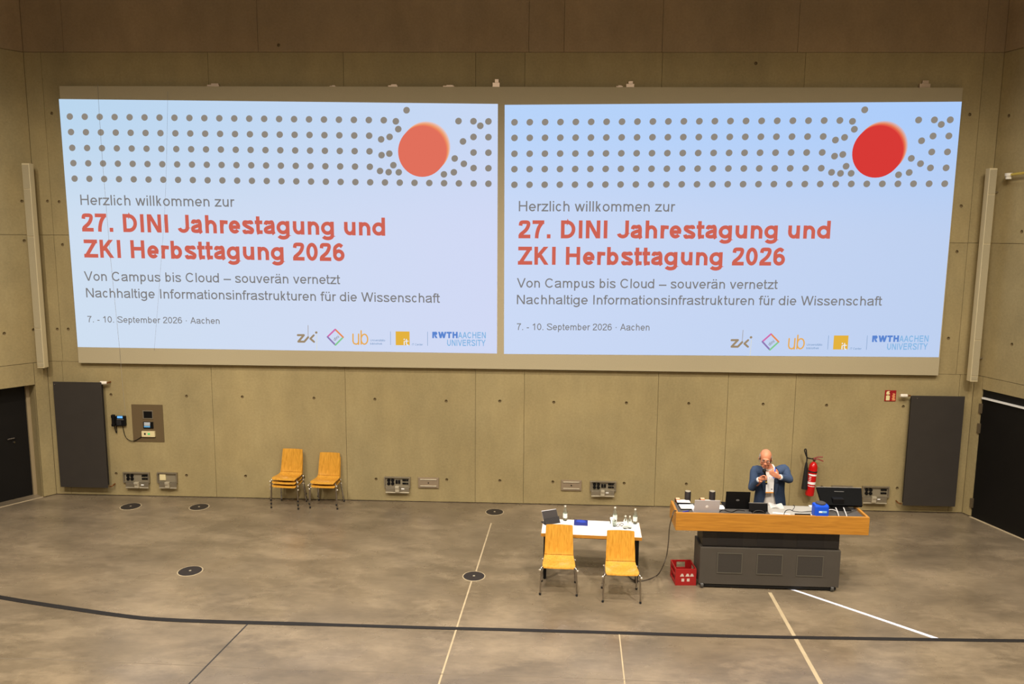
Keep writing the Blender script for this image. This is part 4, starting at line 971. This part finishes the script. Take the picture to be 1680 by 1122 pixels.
add('sheet', bx(-.1, .1, -.07, .1, 0, .006, .001), M_PAPER, t); add('sheet', bx(-.09, .11, -.05, .08, .006, .012, .001), M_PAPER, t)
# laptops: hinge at the rear, lid leaning away from the speaker, back of the lid to the hall
def laptop(name, label, bl, br, hgt, lid_m, base_m, logo_m, lr, tilt):
    p, q = D(*bl), D(*br); c = (p+q)/2; w = (q-p).length; an = math.atan2((q-p).y, (q-p).x)
    t = thing(name, label, 'laptop', (c.x, c.y, SZ), an)
    ld = add('lid', bx(-w/2, w/2, -.008, 0, 0, hgt, .0035, Matrix.Translation((0, 0, .012)) @ Matrix.Rotation(math.radians(tilt), 4, 'X')), lid_m, t)
    R2 = Matrix.Translation((0, 0, .012)) @ Matrix.Rotation(math.radians(tilt), 4, 'X')
    bm = bmesh.new(); ball(bm, (0, 0, 0), 1, lr[0], .0015, lr[1], None, 18)
    bmesh.ops.transform(bm, matrix=R2 @ Matrix.Translation((0, -.0085, hgt*.5)), verts=bm.verts); add('lid_emblem', bm, logo_m, ld)
    add('display', bx(-w/2+.01, w/2-.01, .0005, .003, .015, hgt-.01, 0, R2), glow('laptop_display', (180, 190, 205), .6), ld)
    bs = add('base', bx(-w/2, w/2, .005, hgt+.0, 0, .014, .004), base_m, t)
    bm = bmesh.new()
    for i in range(12):
        for j in range(4): box(bm, -w*.42+i*w*.07, -w*.42+i*w*.07+w*.055, .04+j*.022, .057+j*.022, .014, .016)
    add('keyboard', bm, M_BLACK, bs)
    return t
laptop('silver_laptop', 'open silver laptop with round white emblem near the front edge of the desk', (1137.8, 841.5), (1179.2, 842.3), .21, mat('silver_lid', (196, 190, 190), .5, .1), M_SILVER, M_WHITE, (.022, .022), 14)
laptop('black_laptop', 'open black laptop with grey oval emblem on its lid', (1189, 834.5), (1228.8, 835.5), .27, mat('black_lid', (12, 11, 11), .5, spec=.2), M_BLACK, mat('grey_emblem', (96, 94, 92), .4), (.025, .016), 8)
t = dthing('preview_monitor', 'low black preview monitor between the black laptop and the white paper', 'monitor', 1243.5, 839.5)
R2 = Matrix.Translation((0, 0, .01)) @ Matrix.Rotation(math.radians(-14), 4, 'X')
add('housing', bx(-.135, .135, -.03, 0, 0, .115, .006, R2), M_BLACK, t); add('top_edge', bx(-.135, .135, -.028, -.002, .115, .122, .001, R2), mat('grey_edge', (120, 116, 110), .5), t); add('stand_foot', bx(-.1, .1, -.06, .06, 0, .012, .003), M_BLACK, t)
p = D(1243, 842)
tag(add('looped_cable', tb([dinv.inverted() @ (dinv @ p + V(v)) for v in ((-.09, -.05, .01), (-.06, -.055, .05), (0, -.06, .065), (.06, -.055, .05), (.09, -.04, .01))], .005, 8, 4), mat('grey_cable', (60, 58, 56), .5)), 'dark grey cable arching in front of the preview monitor', 'cable')
t = dthing('paper_sheet', 'curled white paper sheet lying before the speaker', 'paper', 1273.5, 831.5, -.1, None, SZ, .004)
bm = bmesh.new(); n = 8; vs = [[bm.verts.new((-.095+.19*i/n, y, .012+.012*math.sin(i*.9+y*9))) for i in range(n+1)] for y in (-.1, -.03, .04, .1)]
for r0, r1 in zip(vs, vs[1:]):
    for i in range(n): bm.faces.new((r0[i], r0[i+1], r1[i+1], r1[i]))
bmesh.ops.solidify(bm, geom=bm.faces[:], thickness=.002); add('sheet', bm, M_PAPER, t)
# blue canister
t = dthing('blue_canister', 'square blue canister with grey screw lid and pale label, standing by the big monitor', 'canister', 1345, 847)
add('canister_body', bx(-.102, .102, -.08, .08, 0, .19, .026), M_BLUE, t, False)
bm = bmesh.new(); lathe(bm, [(.066, .188), (.07, .192), (.07, .208), (.056, .215)], n=24); add('lid', bm, mat('dark_grey_lid', (70, 66, 66), .5), t)
add('label', bx(-.045, .065, -.0825, -.0795, .08, .108), mat('pale_cyan_label', (130, 190, 235), .5), t); add('label_mark', bx(-.045, -.0, -.084, -.0826, .083, .105), M_PAPER, t)
# big tilted monitor
p, q = D(1352, 838), D(1404, 839); c = (p+q)/2
t = thing('desk_monitor', 'large black monitor tilted back, seen from behind at the right of the desk', 'monitor', (c.x, c.y+.1, SZ), da)
R2 = Matrix.Translation((0, -.10, .06)) @ Matrix.Rotation(math.radians(-38), 4, 'X')
R2 = Matrix.Translation((.06, -.05, .05)) @ Matrix.Rotation(math.radians(-52), 4, 'X')
bm = bmesh.new(); loft(bm, [[R2 @ V(v) for v in ((-.31, -.04, 0), (.27, -.04, 0), (.27, 0, 0), (-.31, 0, 0))], [R2 @ V(v) for v in ((-.32, -.035, .31), (.34, -.035, .31), (.34, 0, .31), (-.32, 0, .31))]])
hsg = add('housing', bm, mat('monitor_black', (7, 7, 7), .6, spec=.08), t)
add('bezel', bx(-.32, .34, -.03, .012, .308, .322, .002, R2), mat('grey_bezel', (130, 126, 120), .4, .3), t)
add('screen', bx(-.3, .28, .0005, .004, .02, .30, 0, R2), mat('screen_glass', (12, 12, 14), .15), t)
add('vent_slot', bx(-.08, .06, -.043, -.036, .23, .24, 0, R2), mat('grey_slot', (80, 78, 76), .5), hsg)
add('stand_column', bx(-.09, .07, -.06, .04, .0, .17, .008), M_BLACK, t); add('stand_foot', bx(-.19, .17, -.1, .1, 0, .02, .006), M_BLACK, t)
def dcable(label, pts, r, m, name='cable'):
    return tag(add(name, tb([D(x, y, SZ+z) for x, y, z in pts], r, 8, 4), m), label, 'cable')
MW = mat('white_cable', (205, 202, 200), .4)
dcable('white cable curving from the blue canister to the monitor foot', ((1357, 838, .006), (1362, 836, .03), (1368, 836.5, .04), (1373, 839, .02), (1376, 846, .006)), .007, MW, 'white_cable')
dcable('short white cable hanging straight below the monitor back', ((1371, 833, .05), (1373.5, 838, .035), (1375, 843, .02), (1376.5, 848, .006)), .008, MW, 'white_cable')
dcable('white cable right of the other two, below the monitor back', ((1384, 833, .05), (1386, 838, .035), (1388, 843, .02), (1389.5, 848, .006)), .008, MW, 'white_cable')
dcable('black cable winding over the pale desk inlay to the blue canister', ((1286, 845, .008), (1289, 838, .008), (1296, 836, .008), (1302, 838.5, .008), (1315, 840, .008), (1332, 838.5, .008)), .005, M_BLACK, 'black_cable')
dcable('thin black cable rising in a hook on the pale desk inlay', ((1299, 838, .008), (1303, 833, .008), (1303.5, 830, .01), (1301, 828.5, .02)), .004, M_BLACK, 'black_cable')
dcable('black cable tangle between the silver and black laptops', ((1181, 839, .006), (1186, 836, .012), (1192, 838, .006), (1201, 840, .006), (1210, 836.5, .01), (1222, 838, .006)), .005, M_BLACK, 'black_cable')
dcable('dark grey cable by the monitor foot and right rim', ((1389, 842, .01), (1396, 839.5, .012), (1402, 837, .02), (1406, 835, .03)), .005, mat('grey_cable', (0, 0, 0)), 'grey_cable')
t = dthing('cable_bar', 'dark slim bar lying on the desk beside the blue canister', 'bar', 1317, 845.5)
add('bar_body', bx(-.11, .11, -.018, .018, 0, .022, .004), M_BLACK, t); add('bar_end', bx(.111, .125, -.016, .016, 0, .02, .003), M_PAPER, t)
t = dthing('pen', 'blue pen lying by the front left corner of the desk', 'pen', 1126, 839.5, .5)
bm = bmesh.new(); cyl(bm, (-.07, 0, .007), .007, .11, 10, 'x'); add('barrel', bm, mat('pen_blue', (52, 56, 170), .4), t); bm = bmesh.new(); cyl(bm, (.04, 0, .007), .007, .02, 10, 'x', .002); add('tip', bm, M_BLACK, t)
for (x, y, w, d_, lab, rot) in ((1208, 845.5, .08, .03, 'small white card lying along the desk rim under the black laptop', .0), (1282, 843, .12, .018, 'long white strip lying on the desk before the curled paper', -.25), (1236, 845.5, .035, .02, 'small white card lying before the preview monitor', 0), (1331, 831, .03, .04, 'small white card by the rear edge left of the canister', 0), (1396, 849, .05, .02, 'small pale card at the front rim under the monitor', 0)):
    t = dthing('white_card', lab, 'card', x, y, rot, None); add('card', bx(-w, w, -d_, d_, .005, .009, .001), M_PAPER, t); add('card_back', bx(-w, w, -d_, d_, .0, .0045, .001), mat('grey_white', (0, 0, 0)), t)

# cable from the desk to the white table
cp = [D(1110, 838, DZ+.008), D(1106, 838, DZ+.01)]
y0 = a_.y-.06
for px, py in ((1103.5, 845), (1098.5, 865), (1096.5, 890), (1093.5, 912), (1087, 930)): cp.append(W(px, py, -y0))
cp += [G(1079, 943, .03), G(1066, 949.5, .01), G(1052, 953, .008), G(1040, 951.5, .008), G(1032, 946, .008), G(1026, 937, .008)]
tag(add('power_cable', tb(cp, .008, 8, 5), mat('brown_cable', (66, 56, 44), .5)), 'dark cable hanging from the desk corner and running across the floor to the table', 'cable')
# white strip across the floor
q = [G(1255, 953), G(1303, 968), G(1420, 1007.5), G(1538, 1048)]
tag(add('white_floor_strip', ribbon(q, [.01, .045, .05, .06], .003), M_STRIP), 'white strip running diagonally from under the desk to the dark floor channel', 'tape')

# ------------------------------------------------------------------ red bottle crate
f0, f1_ = G(1107, 961), G(1141.4, 960); bk = G(1098.5, 947)
cw = .31; cd = .34; ch = W(1107, 934, -f0.y).z
an = math.atan2((f1_-f0).y, (f1_-f0).x)*.5
cc = (f0+f1_)/2
t = thing('bottle_crate', 'red plastic bottle crate on the floor against the desk base', 'crate', (cc.x-.005, cc.y+cd/2, 0), an)
hw, hd = cw/2, cd/2; w = .014
bm = bmesh.new(); box(bm, -hw, hw, -hd, -hd+w, 0, ch, .003); add('front_wall', bm, M_RED, t)
bm = bmesh.new(); box(bm, -hw, hw, hd-w, hd, 0, ch*.55, .003); box(bm, -hw, hw, hd-w, hd, ch*.88, ch, .003)
for s in (-1, 1): box(bm, s*(hw-.045)-.045, s*(hw-.045)+.045, hd-w, hd, ch*.55-.003, ch*.88+.003, .002)
add('rear_wall', bm, M_RED, t)
for s in (-1, 1):
    bm = bmesh.new(); X = (s*hw-(w if s > 0 else 0), s*hw+(0 if s > 0 else w))
    box(bm, *X, -hd+w, hd-w, 0, ch*.16, .002); box(bm, *X, -hd+w, hd-w, ch*.86, ch, .002); box(bm, *X, -hd+w, hd-w, ch*.46, ch*.58, .002)
    for yy in (-hd+w, hd-w-.04): box(bm, *X, yy, yy+.04, ch*.15, ch*.87, .002)
    add('side_wall', bm, M_RED, t)
add('crate_floor', bx(-hw+w, hw-w, -hd+w, hd-w, .005, .02), mat('dark_red_floor', (96, 14, 14), .6), t)
bm = bmesh.new()
for x in (-.06, .02, .085):
    poly(bm, [V((x-.03, -hd-.0015, ch*.55)), V((x+.032, -hd-.0015, ch*.55)), V((x+.015, -hd-.0015, ch*.72)), V((x-.008, -hd-.0015, ch*.72))])
for x in (-.045, .035): box(bm, x-.02, x+.02, -hd-.002, -hd-.0005, ch*.25, ch*.42)
add('pale_print', bm, mat('crate_print', (206, 186, 172), .6), t)

# ------------------------------------------------------------------ the speaker behind the desk
PY = 2.38
S = lambda px, py, d=0.0: W(px, py, PY+d)                  # d: towards the hall
base = V((S(1263, 800).x, -PY, 0))
person = thing('person', 'bald grey-haired man in a blue suit holding a microphone behind the desk', 'person', tuple(base), 0, None, True)
def ell(c, rx, ry, n=20, a0=0.0, a1=2*math.pi, rot=0.0):
    full = abs(a1-a0-2*math.pi) < 1e-6; k = n if full else n-1; out = []
    for i in range(n):
        a = a0+(a1-a0)*i/k; x, y = rx*math.cos(a), ry*math.sin(a)
        out.append(V(c)+V((x*math.cos(rot)-y*math.sin(rot), x*math.sin(rot)+y*math.cos(rot), 0)))
    return out
bx0, by0 = base.x, base.y
head_c = S(1255.8, 752.5, .12); 
HR = (Matrix.Rotation(math.radians(-14), 3, 'Z') @ Matrix.Rotation(math.radians(8), 3, 'X') @ Matrix.Rotation(math.radians(4), 3, 'Y'))
HS = 1.12
hd_ = lambda x, y, z: head_c + HR @ (V((x, y, z))*HS)
shR = S(1239, 771, -.0); shL = S(1287, 769, -.0)             # his right shoulder is on the viewer's left
elR = S(1234.5, 799, .06); elL = S(1294, 786, .10)
wrR = S(1248.5, 788, .30); wrL = S(1276.5, 782, .30)
neck = S(1260, 764, .02)
bm = bmesh.new()
# torso, hips, legs
TOR = [(.90, .165, .115, .0), (1.0, .175, .125, .0), (1.12, .17, .125, .0), (1.25, .185, .125, -.005), (1.36, .195, .12, -.01), (1.45, .17, .095, -.01), (1.50, .09, .07, -.01)]
def tor(z, grow=0.0): 
    for (za, a, b, c), (zb, d, e, f) in zip(TOR, TOR[1:]):
        if za <= z <= zb:
            k = (z-za)/(zb-za); return a+(d-a)*k+grow, b+(e-b)*k+grow, c+(f-c)*k
    z = max(z, TOR[0][0]); r = TOR[-1] if z > 1.4 else TOR[0]; return r[1]+grow, r[2]+grow, r[3]
sway = lambda z: bx0 + .01 - .03*max(0, (z-1.0))/.5
def torc(z): return V((sway(z), by0+tor(z)[2] - .05*max(0, z-1.1)/.4, z))
loft(bm, [ell(torc(z), *tor(z)[:2]) for z in (.9, 1.0, 1.12, 1.25, 1.36, 1.45, 1.5)])
for s in (-1, 1):
    tube(bm, [(bx0+s*.09, by0, .95), (bx0+s*.1, by0, .75), (bx0+s*.105, by0-.01, .5), (bx0+s*.11, by0+.01, .28), (bx0+s*.115, by0+.02, .09)], [.095, .085, .06, .058, .04], 14)
    tube(bm, [(bx0+s*.115, by0+.06, .045), (bx0+s*.12, by0-.05, .05), (bx0+s*.13, by0-.17, .03)], [.035, .045, .03], 12)
tube(bm, [torc(1.44), torc(1.5), neck+V((0, -.02, .0)), hd_(0, .03, -.09), hd_(0, .02, -.03)], [.075, .066, .06, .058, .06], 16)
for sh, el, wr_ in ((shR, elR, wrR), (shL, elL, wrL)):
    tube(bm, [sh, sh*.5+el*.5, el, el*.5+wr_*.5, wr_], [.055, .05, .042, .04, .028], 12)
    tube(bm, [torc(1.42), sh], [.07, .058], 12)
# head: skull, jaw, brow, nose, ears, lips
R4 = HR.to_4x4()
ball(bm, hd_(0, .02, .035), .1*HS, .80, 1.0, .92, HR, 24); ball(bm, hd_(0, -.035, -.03), .08*HS, .82, .78, 1.0, HR, 20); ball(bm, hd_(0, -.06, -.085), .045*HS, 1.0, .8, .65, HR, 16)
ball(bm, hd_(0, -.083, .022), .03, 1.7, .5, .4, HR); tube(bm, [hd_(0, -.088, .012), hd_(0, -.108, -.02), hd_(0, -.116, -.032), hd_(0, -.098, -.042)], [.009, .012, .016, .012], 10)
for s in (-1, 1):
    ball(bm, hd_(s*.084, .01, -.012), .03, .35, .65, 1.05, HR); ball(bm, hd_(s*.045, -.075, -.035), .028, 1, .6, .9, HR); ball(bm, hd_(s*.016, -.107, -.036), .009)
ball(bm, hd_(0, -.095, -.062), .02, 1.2, .5, .35, HR); ball(bm, hd_(0, -.092, -.074), .018, 1.1, .55, .4, HR)
# hands
def hand(bm, wr_, palm_dir, across, nrm, fingers, thumb, ln=.085):
    """palm from the wrist along palm_dir; fingers: list of (offset across, length, curl)"""
    p, a, n = palm_dir.normalized(), across.normalized(), nrm.normalized()
    k = wr_ + p*ln
    for s, r in ((-.028, .0155), (-.009, .017), (.010, .017), (.028, .0155)): tube(bm, [wr_ + a*s*.55, wr_+p*ln*.5+a*s*.9, k+a*s], [.017, r, .012], 10)
    for off, L, curl in fingers:
        pos = k + a*off; d = p.copy(); pts = [wr_+p*ln*.6+a*off*.9, pos]; ang = 0
        for seg, fr in enumerate((.45, .32, .23)):
            ang += curl[seg]; d = p*math.cos(ang) + n*math.sin(ang); pos = pos + d*L*fr; pts.append(pos)
        tube(bm, pts, [.0105, .0105, .0095, .0085, .0065], 8)
    tube(bm, [wr_+p*.02+a*thumb[0]*.5] + [wr_+p*q[0]+a*q[1]+n*q[2] for q in thumb[1]], [.015, .0135, .0115, .0085], 8)
mic0, mic1 = S(1253.6, 769.5, .34), S(1258, 794.5, .36)
md = (mic1-mic0).normalized(); grip = mic0 + (mic1-mic0)*.60
# his right hand wraps the microphone: palm behind it, fingers curl round the front
hp_dir = (grip + V((.0, .03, 0)) - wrR)
acr = -md; pd = (hp_dir - acr*hp_dir.dot(acr)).normalized(); nr = V((pd.y, -pd.x, 0)); nr = (nr - acr*nr.dot(acr)).normalized()
if nr.y > 0: nr = -nr
wR2 = grip - pd*.078 - nr*.026
wrR = wR2
tube(bm, [elR*.5+wR2*.5, wR2], [.036, .027], 12)
hand(bm, wR2, pd, acr, nr, [(.03, .072, (.7, 1.3, 1.2)), (.010, .078, (.7, 1.3, 1.2)), (-.010, .074, (.75, 1.3, 1.2)), (-.029, .06, (.8, 1.3, 1.1))], (.03, [(.035, .038, .018), (.058, .045, .038), (.082, .042, .046)]), .07)
# his left hand, held flat with the fingers towards the chin
tipL = S(1258, 771.5, .35); pdL = (tipL - wrL); LnL = pdL.length
acrL = V((.25, -.15, 1)); acrL = (acrL - pdL.normalized()*acrL.dot(pdL.normalized())).normalized(); nrL = pdL.normalized().cross(acrL)
if nrL.y < 0: nrL = -nrL
hand(bm, wrL, pdL, acrL, nrL, [(.03, .082, (.1, .18, .12)), (.010, .092, (.08, .15, .1)), (-.010, .086, (.1, .16, .12)), (-.029, .068, (.14, .22, .15))], (.03, [(.03, .045, .012), (.055, .066, .02), (.078, .078, .026)]), .085)
body = add('body', bm, M_SKIN, person)
rm = body.modifiers.new('r', 'REMESH'); rm.mode = 'VOXEL'; rm.voxel_size = .0062; rm.use_smooth_shade = True
sm = body.modifiers.new('s', 'SMOOTH'); sm.factor = .5; sm.iterations = 2
realize(body)
# hair: a rim of short grey hair round the back and sides
bm = bmesh.new(); rings = []
def hairring(z, sc, th):
    out = []
    for i in range(25):
        aa = math.radians(-28 + 236*i/24)                   # from one temple round the back to the other
        out.append(hd_((.082*sc)*math.cos(aa), .022+(.103*sc)*math.sin(aa), z + (.0 if 3 < i < 21 else -.006)))
    return out
loft(bm, [hairring(-.06, .93, 0), hairring(-.035, 1.03, 0), hairring(-.005, 1.06, 0), hairring(.03, 1.06, 0), hairring(.058, .97, 0), hairring(.066, .93, 0)], False, False)
add('hair', bm, M_HAIR, person, True)
for s in (-1, 1):
    bm = bmesh.new(); ball(bm, hd_(s*.033, -.089, -.002), .0125, 1, .6, .8, HR); e_ = add('eye', bm, mat('eye_white', (206, 190, 178), .3), person, True)
    bm = bmesh.new(); ball(bm, hd_(s*.033, -.096, -.005), .006, 1, .4, 1, HR); add('iris', bm, mat('eye_dark', (40, 30, 26), .3), e_)
    bm = bmesh.new(); tube(bm, [hd_(s*.015, -.1, .02), hd_(s*.035, -.1, .026), hd_(s*.056, -.088, .019)], [.004, .005, .003], 6); add('eyebrow', bm, mat('grey_brow', (120, 96, 80), .8), person)
bm = bmesh.new()
for s in (-1, 1):
    tube(bm, [hd_(s*.035+.027*math.cos(k*math.pi/8), -.108, -.004+.018*math.sin(k*math.pi/8)) for k in range(17)], .003, 6); tube(bm, [hd_(s*.062, -.106, .004), hd_(s*.08, -.05, .004), hd_(s*.083, .0, .002)], .0018, 6)
tube(bm, [hd_(-.009, -.11, .002), hd_(0, -.113, .005), hd_(.009, -.11, .002)], .003, 6); add('spectacles', bm, M_BLACK, person)
bm = bmesh.new(); tube(bm, [hd_(-.024, -.1, -.068), hd_(0, -.107, -.067), hd_(.024, -.1, -.068)], [.003, .0045, .003], 6); add('lips', bm, mat('lip', (168, 90, 76), .5), person)
# shirt, trousers, shoes, jacket
bm = bmesh.new(); loft(bm, [ell(torc(z), *tor(z, .010)[:2], 24) for z in (.90, .96, 1.04, 1.12, 1.2, 1.28, 1.36, 1.42, 1.455, 1.48, 1.5)], False)
tube(bm, [torc(1.42), torc(1.47), torc(1.5)*.5+neck*.5+V((0, -.008, 0))], [.10, .075, .066], 18); add('shirt', bm, M_SHIRT, person, True)
bm = bmesh.new(); loft(bm, [ell((bx0+.01, by0, z), r1, r2) for z, r1, r2 in ((.84, .17, .12), (.9, .178, .126), (.97, .183, .131))])
for s in (-1, 1): tube(bm, [(bx0+s*.09, by0, .9), (bx0+s*.1, by0, .72), (bx0+s*.105, by0-.01, .5), (bx0+s*.11, by0+.01, .28), (bx0+s*.115, by0+.02, .07)], [.108, .1, .08, .075, .07], 16)
add('trousers', bm, M_TROU, person, True)
for s in (-1, 1):
    add('shoe', tb([(bx0+s*.115, by0+.09, .05), (bx0+s*.116, by0+.03, .06), (bx0+s*.12, by0-.06, .055), (bx0+s*.13, by0-.15, .042), (bx0+s*.134, by0-.2, .036)], [.03, .05, .052, .042, .02], 14, 0), M_BLACK, person, True)
OFA = -.2
bm = bmesh.new(); rings = []
for z, g in ((.80, .135), (.86, .125), (.95, .105), (1.05, .082), (1.15, .066), (1.25, .056), (1.34, .054), (1.42, .062), (1.47, .08), (1.505, .10)):
    rx, ry, _ = tor(z, .03); 
    rx += .055*max(0, min(1, (1.3-z)/.4)); ry += .02*max(0, min(1, (1.2-z)/.3))
    if z > 1.44: rx = max(rx, .125); ry = max(ry, .085)
    ga = math.asin(min(.95, g/rx)); c_ = torc(z) if z > .9 else V((sway(z), by0, z))
    a0_ = -math.pi/2+ga+OFA; rings.append(ell(c_, rx, ry, 33, a0_, a0_+2*math.pi-2*ga))
loft(bm, rings, False, False)
bmesh.ops.solidify(bm, geom=bm.faces[:], thickness=-.012)
for sh, el, wr_, ex_ in ((shR, elR, wR2, 0), (shL, elL, wrL, 0)):
    ext = (wr_-el); cuff = el + ext*.80
    tube(bm, smoothpts([torc(1.43)*.55+sh*.45+V((0, 0, .012)), sh+V((0, 0, .0)), sh*.5+el*.5, el + (el-(sh+wr_)/2)*.06, el*.55+cuff*.45, cuff], 4), [.07]*1 + [.072]*4 + [.066]*4 + [.061]*4 + [.056]*4 + [.05]*4, 18)
jk = add('jacket', bm, M_SUIT, person, True)
# lapels, collar, pocket flap
for s in (-1, 1):
    bm = bmesh.new(); pts = []
    for z, g, w_ in ((1.15, .070, .012), (1.25, .066, .045), (1.34, .064, .062), (1.36, .064, .05), (1.43, .068, .05), (1.49, .075, .03)):
        rx, ry, _ = tor(min(z, 1.44), .047); c_ = torc(z); pr = []
        for gg in (g, g+w_): 
            aa = math.asin(min(.95, gg/rx))*s+OFA; pr.append(V((c_.x+rx*math.sin(aa), c_.y-ry*math.cos(aa), z)))
        pts.append(pr)
    for (a1, b1), (a2, b2) in zip(pts, pts[1:]): bm.faces.new([bm.verts.new(v) for v in (a1, b1, b2, a2)])
    bmesh.ops.remove_doubles(bm, verts=bm.verts, dist=1e-5); bmesh.ops.recalc_face_normals(bm, faces=bm.faces); bmesh.ops.solidify(bm, geom=bm.faces[:], thickness=.008); add('lapel', bm, mat('darker_suit_cloth', (48, 62, 88), .85), jk)
for el, wr_ in ((elR, wR2), (elL, wrL)):
    d_ = (wr_-el); add('shirt_cuff', tb([el+d_*.80, el+d_*.87], [.043, .039], 16), mat('white_cuff', (238, 232, 226), .8), person)
for s, pts in ((1, [(.07, .03, .01), (.078, -.03, -.01), (.05, -.085, -.05)]), (-1, [(-.07, .03, .01), (-.078, -.03, -.01), (-.05, -.085, -.05)])):
    add('shirt_collar', tb([neck+V(p) for p in pts], .022, 8, 4, .5), mat('white_cuff', (0, 0, 0)), person)
# lanyard and badge
bz0, bz1 = S(1262, 807, .16).z, S(1262, 783, .16).z; bxc = S(1261.5, 795, .16).x; byy = -PY-.20
for s, pts in ((1, [(neck+V((.075, .02, .01))), (neck+V((.095, -.06, -.03))), V((bxc+.05, -PY-.18, 1.40)), V((bxc+.01, byy-.0, bz1+.01))]), (-1, [(neck+V((-.06, .02, .0))), (neck+V((-.065, -.06, -.05))), V((bxc-.03, -PY-.18, 1.38)), V((bxc-.01, byy, bz1+.01))])):
    add('lanyard', tb(pts, .010, 8, 4, .3), mat('blue_lanyard', (52, 92, 205), .6), person)
rb = bx(bxc-.06, bxc+.06, byy-.012, byy-.006, bz0, bz1, .002); bd_ = add('name_badge', rb, M_PAPER, person)
add('badge_stripe', bx(bxc-.06, bxc+.06, byy-.014, byy-.0125, bz0, bz0+.018), mat('orange_stripe', (226, 150, 50), .5), bd_)
add('badge_print', bx(bxc+.02, bxc+.042, byy-.014, byy-.0125, bz0+.055, bz0+.068), mat('dark_print', (60, 40, 80), .5), bd_)
# the microphone he holds
mt = thing('microphone', 'black handheld microphone held up to the mouth by the man in blue', 'microphone', tuple(mic1), 0, None, True)
add('mic_handle', tb([mic0+md*.045, mic0+md*.07, mic1-md*.03], [.018, .0165, .013], 16), M_BLACK, mt, True)
bm = bmesh.new(); ball(bm, mic0+md*.022, .026, 1, 1, 1.15); add('mic_head', bm, mat('mic_mesh', (28, 26, 26), .6, .4), mt, True)
add('mic_ring', tb([mic1-md*.045, mic1-md*.033], .0145, 14), mat('yellow_ring', (206, 172, 60), .5), mt); add('mic_end', tb([mic1-md*.032, mic1], [.013, .011], 14), M_BLACK, mt)
